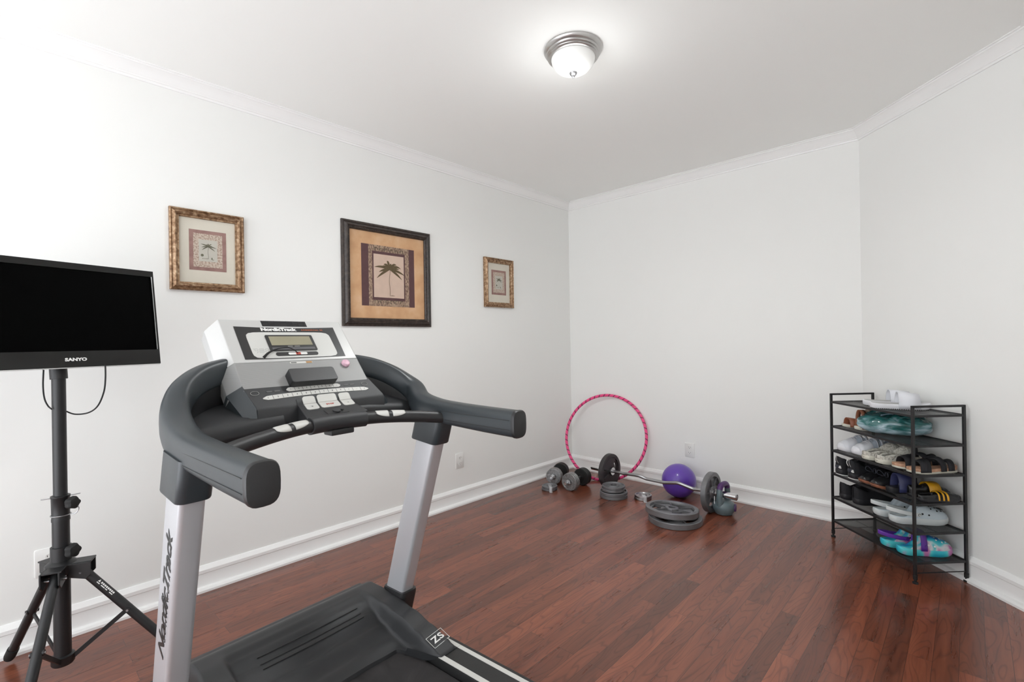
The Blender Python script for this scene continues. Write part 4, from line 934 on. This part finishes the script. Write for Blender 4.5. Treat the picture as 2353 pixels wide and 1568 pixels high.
# teal bag and brown slides, second tier
def bag_mat():
    m, nt, N, Lk, b = _new('teal_plastic_film')
    tc = N.new('ShaderNodeTexCoord'); mp = N.new('ShaderNodeMapping'); mp.inputs['Scale'].default_value = (1.0, .55, 2.2); Lk.new(tc.outputs['Object'], mp.inputs['Vector'])
    n = N.new('ShaderNodeTexNoise'); n.inputs['Scale'].default_value = 11; n.inputs['Detail'].default_value = 3; n.inputs['Distortion'].default_value = 1.1; Lk.new(mp.outputs['Vector'], n.inputs['Vector'])
    sp = N.new('ShaderNodeSeparateXYZ'); Lk.new(tc.outputs['Object'], sp.inputs[0])
    mr = N.new('ShaderNodeMapRange'); mr.inputs['From Min'].default_value = .02; mr.inputs['From Max'].default_value = .12; mr.inputs['To Min'].default_value = .16; mr.inputs['To Max'].default_value = -.16; Lk.new(sp.outputs['Z'], mr.inputs['Value'])
    ad = N.new('ShaderNodeMath'); ad.operation = 'ADD'; Lk.new(n.outputs['Fac'], ad.inputs[0]); Lk.new(mr.outputs['Result'], ad.inputs[1])
    r = N.new('ShaderNodeValToRGB'); e = r.color_ramp.elements; e[0].position = .32; e[0].color = (.004, .055, .055, 1); e[1].position = .70; e[1].color = (.42, .56, .62, 1)
    k = e.new(.46); k.color = (.02, .15, .145, 1); k = e.new(.56); k.color = (.19, .33, .36, 1)
    Lk.new(ad.outputs[0], r.inputs['Fac']); Lk.new(r.outputs['Color'], b.inputs['Base Color']); b.inputs['Roughness'].default_value = .22; b.inputs['Coat Weight'].default_value = .6; b.inputs['Coat Roughness'].default_value = .08
    w = N.new('ShaderNodeTexNoise'); w.inputs['Scale'].default_value = 26; w.inputs['Detail'].default_value = 4; w.inputs['Distortion'].default_value = 1.5; Lk.new(mp.outputs['Vector'], w.inputs['Vector'])
    bp = N.new('ShaderNodeBump'); bp.inputs['Strength'].default_value = .9; bp.inputs['Distance'].default_value = .008; Lk.new(w.outputs['Fac'], bp.inputs['Height']); Lk.new(bp.outputs['Normal'], b.inputs['Normal']); return m
bx, by = .330, .150
b = MB(); rings = []; nA, nB = 26, 56
for i in range(nA+1):
    f = PI*i/nA; z = -math.cos(f); rr = max(0, math.sin(f))**.62
    ring = []
    for j in range(nB):
        a = 2*PI*j/nB; wob = 1+.045*math.sin(3*a+1.2*z)+.028*math.sin(7*a+4*z)+.018*math.sin(13*a-3*z)
        pinch = .012*max(0, z)**2*math.cos(9*a)
        ring.append((.085*rr*math.cos(a)*wob, .175*rr*math.sin(a)*wob, .060*(1+z)*(1+.12*math.sin(2*a))+pinch+.0006))
    rings.append(ring)
b.loft(rings)
bg = tag(b.build('plastic_bag', bag_mat(), smooth=70), 'knotted teal plastic bag filling the second tier of the rack', 'bag'); bg.location = RM @ V((bx, by, SZ[1])); bg.rotation_euler = (0, 0, RZ-.72)
b = MB()
for k in range(7):
    a = k*.9; b.tube(spline([(.0, .0, .112), (.012*math.cos(a), .02*math.sin(a), .122), (.03*math.cos(a), .055*math.sin(a), .118), (.045*math.cos(a), .085*math.sin(a), .112)], 4), lambda t: (.004+.006*t, .002+.002*t), n=8)
b.build('knot', M['clogl'], bg)
slide('rust brown slide sandal at the left end of the second tier, beside the teal bag', .060, .030, 1, 84, .235, .088, (M['creams'], M['rust'], M['rust']), 'brown and beige sandals', band=(.12, .42), bh=.040, th=.016)
t = slide('beige strappy sandal standing behind the teal bag', .168, .030, 1, 84, .235, .09, (M['creams'], M['beige'], M['beige']), 'brown and beige sandals', band=(.30, .55), bh=.105, th=.018)
strap_part(t, .235, .09, .62, .74, .01, .07, M['brown'], 'strap'); strap_part(t, .235, .09, .10, .22, .01, .112, M['brown'], 'strap')

# pale sneakers (toes to the front) and fleece slippers, third tier
def sneaker(label, x, y, shelf, ang, ln, w, m, grp, H_=None, hc=None, soleh=.028, name='sneaker', laces=True, cat='shoe', top=.42):
    t = shoe(name, label, cat, x, y, shelf, ang, grp)
    H_ = H_ or [(0, .06), (.3, .075), (.5, .082), (.65, .066), (.82, .050), (.95, .034), (1, .012)]; hc = hc or [(0, .066), (.12, .058), (.3, .050), (.6, .07)]
    sole_part(t, ln, w, [(0, .90), (.004, .97), (soleh*.6, 1.03), (soleh, 1.0), (soleh+.003, .95)], m[0], toe=.012, heel=.005)
    upper_part(t, ln, w, soleh-.004, H_, hc, top, m[1], 'upper')
    if laces:
        for k in range(5):
            tt = .50+k*.052; h = lerp(H_, tt); strap_part(t, ln, w*.50, tt, tt+.018, soleh-.004+h*.55, h*.47, m[2], 'lace', k=1., th=.002, n=10)
    return t
for i, (x, y) in enumerate(((.070, .285), (.165, .300))):
    t = sneaker(('pale blue and white sneaker at the left end of the third tier', 'pale blue and white sneaker between its twin and the fleece slippers')[i], x, y, 2, -92+i*3, .285, .098, (M['wrub'], M['wfab'], M['wtoe']), 'pale sneakers on the third tier')
    upper_part(t, .285, .100, .0245, [(0, .06), (.3, .076), (.5, .083), (.65, .067), (.82, .051), (.95, .035), (1, .013)], [(0, .05), (1, .05)], .3, M['wtoe'], 'toe_cap', t0=.66)
    strap_part(t, .285, .099, .40, .46, .024, .079, M['wtoe'], 'side_stripe', th=.0015); strap_part(t, .285, .099, .53, .56, .024, .080, M['wtoe'], 'side_stripe', th=.0015)
for i, (x, y, ang) in enumerate(((.262, .005, 84), (.360, .008, 84))):
    t = shoe('fleece_slipper', ('cream fleece slipper farther from the black cork sandals', 'cream fleece slipper touching the black cork sandals')[i], 'slipper', x, y, 2, ang, 'fleece slippers on the third tier')
    sole_part(t, .265, .104, [(0, .95), (.003, 1.0), (.022, 1.02), (.025, .98)], M['creams'], heel=.004)
    upper_part(t, .265, .100, .022, [(0, .04), (.4, .074), (.6, .078), (.78, .064), (.93, .042), (1, .016)], [(0, .030), (.15, .024), (.4, .040), (.6, .07)], .47, M['fuzz'])
    b = MB(); P = outline(.235, .074); b.loft([[(x_+.016, y_, z) for x_, y_ in P] for z in (.026, .031)]); b.build('lining', M['fuzzg'], t)
    b = MB(); rim = [V((.13+.10*math.cos(a)-.025, wt(.35)*.050*.80*math.sin(a), .054+.034*math.cos(a)**3*.8+.008*math.cos(a))) for a in [k*2*PI/28 for k in range(28)]]; b.tube(rim, .0075, n=8, closed=True); b.build('fleece_trim', M['fuzz'], t)

# black cork sandals, third tier right end (toes to the front)
for i, (x, y, ang) in enumerate(((.458, .292, -88), (.556, .290, -88))):
    t = shoe('strappy_sandal', ('black strapped cork sandal farther from the rack end, ankle strap standing up', 'black strapped cork sandal nearest the right end of the third tier')[i], 'sandal', x, y, 2, ang, 'black cork sandals on the third tier')
    ln, w = .270, .090
    sole_part(t, ln, w, [(0, .97), (.002, 1.0), (.010, 1.0), (.0105, .97)], M['creams'], 'outsole', toe=.006)
    sole_part(t, ln, w*.97, [(.010, .98), (.012, 1.0), (.024, 1.0), (.026, .96)], M['tan'], 'footbed', toe=.006, heel=.012)
    strap_part(t, ln, w, .64, .84, .010, .050, M['bfab'], 'strap', skew=.05, lift=.010)
    strap_part(t, ln, w, .40, .52, .010, .062, M['bfab'], 'strap', skew=-.08, lift=.008)
    strap_part(t, ln, w, .13, .25, .012, .045 if i else .050, M['bfab'], 'heel_strap', skew=.02, lift=.006)
    b = MB(); z = .066; s = 1 if i == 0 else .35
    b.loft([[(.105, -.02, z*.8), (.135, -.02, z*.8), (.150, -.018, z+.045*s), (.120, -.018, z+.060*s)], [(.105, -.015, z*.8), (.135, -.015, z*.8), (.150, -.013, z+.045*s), (.120, -.013, z+.060*s)]]); b.build('ankle_tab', M['bfab'], t)

# fourth tier: black sneakers with pull loops, laced black shoes, navy slide, black and yellow shoes
for i, (x, y, ang) in enumerate(((.055, -.010, 88), (.156, -.004, 88))):
    t = sneaker(('black sneaker with white heel loop at the left end of the fourth tier', 'black sneaker with white heel loop, second from left on the fourth tier')[i], x, y, 3, ang, .275, .098, (M['bsole'], M['bfab'], M['bleat']), 'black loop-heel sneakers', H_=[(0, .09), (.3, .088), (.5, .08), (.7, .06), (.9, .04), (1, .014)], hc=[(0, .092), (.1, .080), (.3, .052), (.6, .07)], soleh=.036)
    b = MB(); b.sphere((.010, 0, .055), .026, 20, 12, (.45, .95, .80)); b.build('heel_pad', M['bheel'], t)
    b = MB(); b.tube(spline([(.004, -.010, .080), (-.006, -.011, .100), (-.004, -.007, .122), (.002, 0, .128), (-.004, .007, .122), (-.006, .011, .100), (.004, .010, .080)], 5), (.0022, .0012), n=8); b.build('pull_loop', M['white'], t)
    b = MB(); b.loft([[(.004+d, y0, z) for y0, z in ((-.020, .052), (-.034, .050), (-.026, .066))] for d in (-.006, .004)]); b.build('heel_mark', M['white'], t)
    sole_part(t, .277, .099, [(.0015, .985), (.0035, 1.0), (.005, 1.0), (.006, .985)], M['white'], 'sole_line', toe=.012, heel=.005)
for i, (x, y) in enumerate(((.249, .262), (.338, .262))):
    t = sneaker(('black laced shoe with brown sole next to the loop-heel sneakers', 'black laced shoe with brown sole next to the navy slide')[i], x, y, 3, -90, .268, .086, (M['brown'], M['bleat'], M['bleat']), 'black laced shoes with brown soles', soleh=.020, name='laced_shoe', H_=[(0, .07), (.3, .085), (.5, .078), (.68, .052), (.85, .042), (.95, .032), (1, .012)])
    b = MB(); c = V((.185, 0, .070))
    for s in (-1, 1): b.tube(spline([c, c+V((.01, s*.015, .022)), c+V((.014, s*.034, .026)), c+V((.016, s*.040, .006)), c+V((.006, s*.02, -.002)), c], 5), .0026, n=8)
    b.build('bow', M['bheel'], t)
    b = MB(); P = outline(.270, .087); b.tube([(x_, y_, .0215+.012*max(0, (x_/.270-.72)/.28)**2) for x_, y_ in P[1:-1]], .0022, n=6, closed=True); b.build('welt', M['bleat'], t)
t = slide('black slide sandal with navy strap and white stripe on the fourth tier', .422, .016, 3, 88, .255, .082, (M['bsole'], M['bleat'], M['navy']), 'dark slides on the fourth tier', band=(.18, .56), bh=.085, th=.030)
strap_part(t, .255, .082, .34, .38, .009, .0945, M['white'], 'strap_stripe', th=.0015, k=1.10, skew=.03)
for i, (x, y, ang) in enumerate(((.505, .068, 88), (.583, .050, 88))):
    lab = ('black and yellow low shoe behind its striped twin on the fourth tier', 'black low shoe with thin yellow stripes at the right end of the fourth tier')[i]
    t = sneaker(lab, x, y, 3, ang, .222, .076, (M['bsole'], M['bleat'], M['bfab']), 'black and yellow shoes', soleh=.018, H_=[(0, .05), (.3, .068), (.5, .064), (.7, .048), (.9, .034), (1, .012)] if i == 0 else [(0, .03), (.3, .036), (.5, .038), (.7, .034), (.9, .026), (1, .012)], hc=[(0, .050), (.3, .045), (.6, .06)] if i == 0 else [(0, .026), (.6, .03)], name='low_shoe', laces=False)
    hh = .0665 if i == 0 else .0385
    for a0, a1 in (((.40, .66),) if i == 0 else ((.42, .455), (.52, .555), (.60, .64))):
        strap_part(t, .222, .099, a0, a1, .015, hh, M['yell'], 'yellow_panel', th=.0012, k=1.01, skew=0 if i == 0 else .05, lift=-.002)

# fifth tier: black shoes and pale clogs
for i, (x, y, ang) in enumerate(((.060, .010, 88), (.158, .020, 86))):
    sneaker(('plain black sneaker at the left end of the fifth tier', 'plain black sneaker beside the pale blue clogs')[i], x, y, 4, ang, .262, .096, (M['bsole'], M['bfab'], M['bleat']), 'plain black sneakers', soleh=.034, H_=[(0, .08), (.3, .078), (.5, .074), (.7, .055), (.9, .038), (1, .014)], hc=[(0, .082), (.1, .070), (.3, .050), (.6, .07)])
def clog(label, x, y, shelf, ang, ln, w, m, grp, back_strap=True, whole=None):
    t = shoe('foam_clog', label, 'clog', x, y, shelf, ang, grp); sh = .034
    sole_part(t, ln, w, [(0, .90), (.004, .96), (.018, 1.03), (.026, 1.02), (sh, 1.0), (sh+.002, .95)], m[1], toe=.010, heel=.008)
    H_ = [(0, .02), (.30, .050), (.45, .078), (.55, .080), (.70, .066), (.85, .054), (.95, .036), (1, .012)]
    hl_ = [(.66, s, .0042) for s in (-.42, -.14, .14, .42)]+[(.755, s, .0045) for s in (-.5, -.18, .18, .5)]+[(.84, s, .0042) for s in (-.38, 0, .38)]+[(.60, -.86, .0045), (.60, .86, .0045), (.50, -.84, .005), (.50, .84, .005)]
    upper_part(t, ln, w, sh-.006, H_, [(0, .016), (.2, .012), (.35, .034), (.5, .075)], .44, None, 'upper', mats=[m[0], M['slot'] if back_strap else (whole or M['slot'])], holes=hl_, e=.62, blend=.13)
    b = MB(); P = outline(ln*.80, w*.72); b.loft([[(x_+.014, y_, z) for x_, y_ in P] for z in (sh-.006, sh+.002)]); b.build('footbed', m[3], t)
    y2 = wt(.42)*w/2*.99
    b = MB()
    if back_strap:
        heel_band(t, ln, w, .40, sh+.022, sh+.046, m[2], r=.022, k=1.0, back=-.012, thick=.007)
    else:
        strap_part(t, ln, w, .36, .47, sh-.004, .098, m[2], 'heel_strap', k=1.05, th=.004, lift=.012)
    for s in (-1, 1):
        b = MB(); b.lathe([(0, 0), (.011, 0), (.011, .003), (.008, .0045), (0, .0045)], (ln*.44, s*y2*1.0, sh+.022), (0, s, .12), 20); rv = b.build('rivet', m[2], t)
        b = MB(); b.tube([V((ln*.44+.0062*math.cos(a), s*(y2+.0048), sh+.0222+.0062*math.sin(a))) for a in [k*PI/9 for k in range(15)]], .0010, n=6); b.build('rivet_mark', M['slot'], rv)
    return t
clog('pale blue clog behind its twin on the fifth tier', .345, .000, 4, 82, .285, .098, (M['clog'], M['clogs'], M['clogs'], M['clogl']), 'pale blue clogs')
t = clog('pale blue clog nearest the right end of the fifth tier, badge on its toe', .452, .004, 4, 80, .288, .100, (M['clog'], M['clogs'], M['clogs'], M['clogl']), 'pale blue clogs')
b = MB(); b.sphere((.245, -.012, .084), .016, 18, 10, (1.1, .85, .22), Euler((-.15, .35, 0)).to_matrix()); ch = b.build('toe_badge', M['slot'], t)
b = MB(); b.sphere((.246, -.012, .0865), .008, 14, 8, (1.3, .6, .25), Euler((-.15, .35, 0)).to_matrix()); b.build('badge_face', M['tan'], ch)
# sixth tier: tie-dye clogs
clog('tie-dye clog with purple strap round its heel, bottom tier', .405, -.008, 5, 82, .262, .094, (M['tie'], M['ties'], M['purp'], M['whlin']), 'tie-dye clogs', True)
clog('tie-dye clog with purple strap over the instep, nearest the right end of the bottom tier', .505, .000, 5, 82, .270, .096, (M['tie'], M['ties'], M['purp'], M['whlin']), 'tie-dye clogs', False, M['white'])

# ------------------------------------------------------------------ camera, light, world
F_PX, YAW, PITCH, ROLL = 1111.876, math.radians(43.4782), math.radians(.01887), math.radians(-.91923)
cam = bpy.data.cameras.new('camera'); co = bpy.data.objects.new('camera', cam); COL.objects.link(co); S.camera = co
cam.sensor_width = 36; cam.sensor_fit = 'HORIZONTAL'; cam.lens = F_PX*36/2353; cam.clip_start = .02
f = V((-math.sin(YAW)*math.cos(PITCH), math.cos(YAW)*math.cos(PITCH), math.sin(PITCH))); r = V((math.cos(YAW), math.sin(YAW), 0)); u = r.cross(f)
r2 = r*math.cos(ROLL)+u*math.sin(ROLL); u2 = -r*math.sin(ROLL)+u*math.cos(ROLL)
co.matrix_world = Matrix(((r2.x, u2.x, -f.x, 3.0327), (r2.y, u2.y, -f.y, -4.0832), (r2.z, u2.z, -f.z, 1.3208), (0, 0, 0, 1)))
for nm, kind, e_, z_ in (('lamp_glow', 'POINT', 2.2, H-.24), ('lamp_bulb', 'SPOT', 36, H-.145)):
    l = bpy.data.lights.new(nm, kind); l.energy = e_; l.color = (.97, 1, 1.0); l.shadow_soft_size = .13
    if kind == 'SPOT': l.spot_size = math.radians(178); l.spot_blend = .6
    o = bpy.data.objects.new(nm, l); COL.objects.link(o); o.location = (1.642, -2.152, z_)
w = bpy.data.worlds.new('world'); S.world = w; w.use_nodes = True
bgn = w.node_tree.nodes['Background']; wt_ = w.node_tree   # invented fill light through the opening, stronger below the horizon to lift the ceiling
tcw = wt_.nodes.new('ShaderNodeTexCoord'); spw = wt_.nodes.new('ShaderNodeSeparateXYZ'); mrw = wt_.nodes.new('ShaderNodeMapRange')
mrw.inputs['From Min'].default_value = -.25; mrw.inputs['From Max'].default_value = .15; mrw.inputs['To Min'].default_value = 4.1; mrw.inputs['To Max'].default_value = 2.1
wt_.links.new(tcw.outputs['Generated'], spw.inputs[0]); wt_.links.new(spw.outputs['Z'], mrw.inputs['Value']); wt_.links.new(mrw.outputs['Result'], bgn.inputs['Strength'])
bgn.inputs['Color'].default_value = (.96, .99, 1.03, 1)
S.view_settings.view_transform = 'Standard'; S.view_settings.look = 'None'; S.view_settings.gamma = 1; S.view_settings.exposure = .38; S.view_settings.use_curve_mapping = False
S.cycles.use_denoising = True; S.cycles.max_bounces = 10; S.cycles.diffuse_bounces = 6; S.cycles.transparent_max_bounces = 16; S.cycles.sample_clamp_indirect = 8
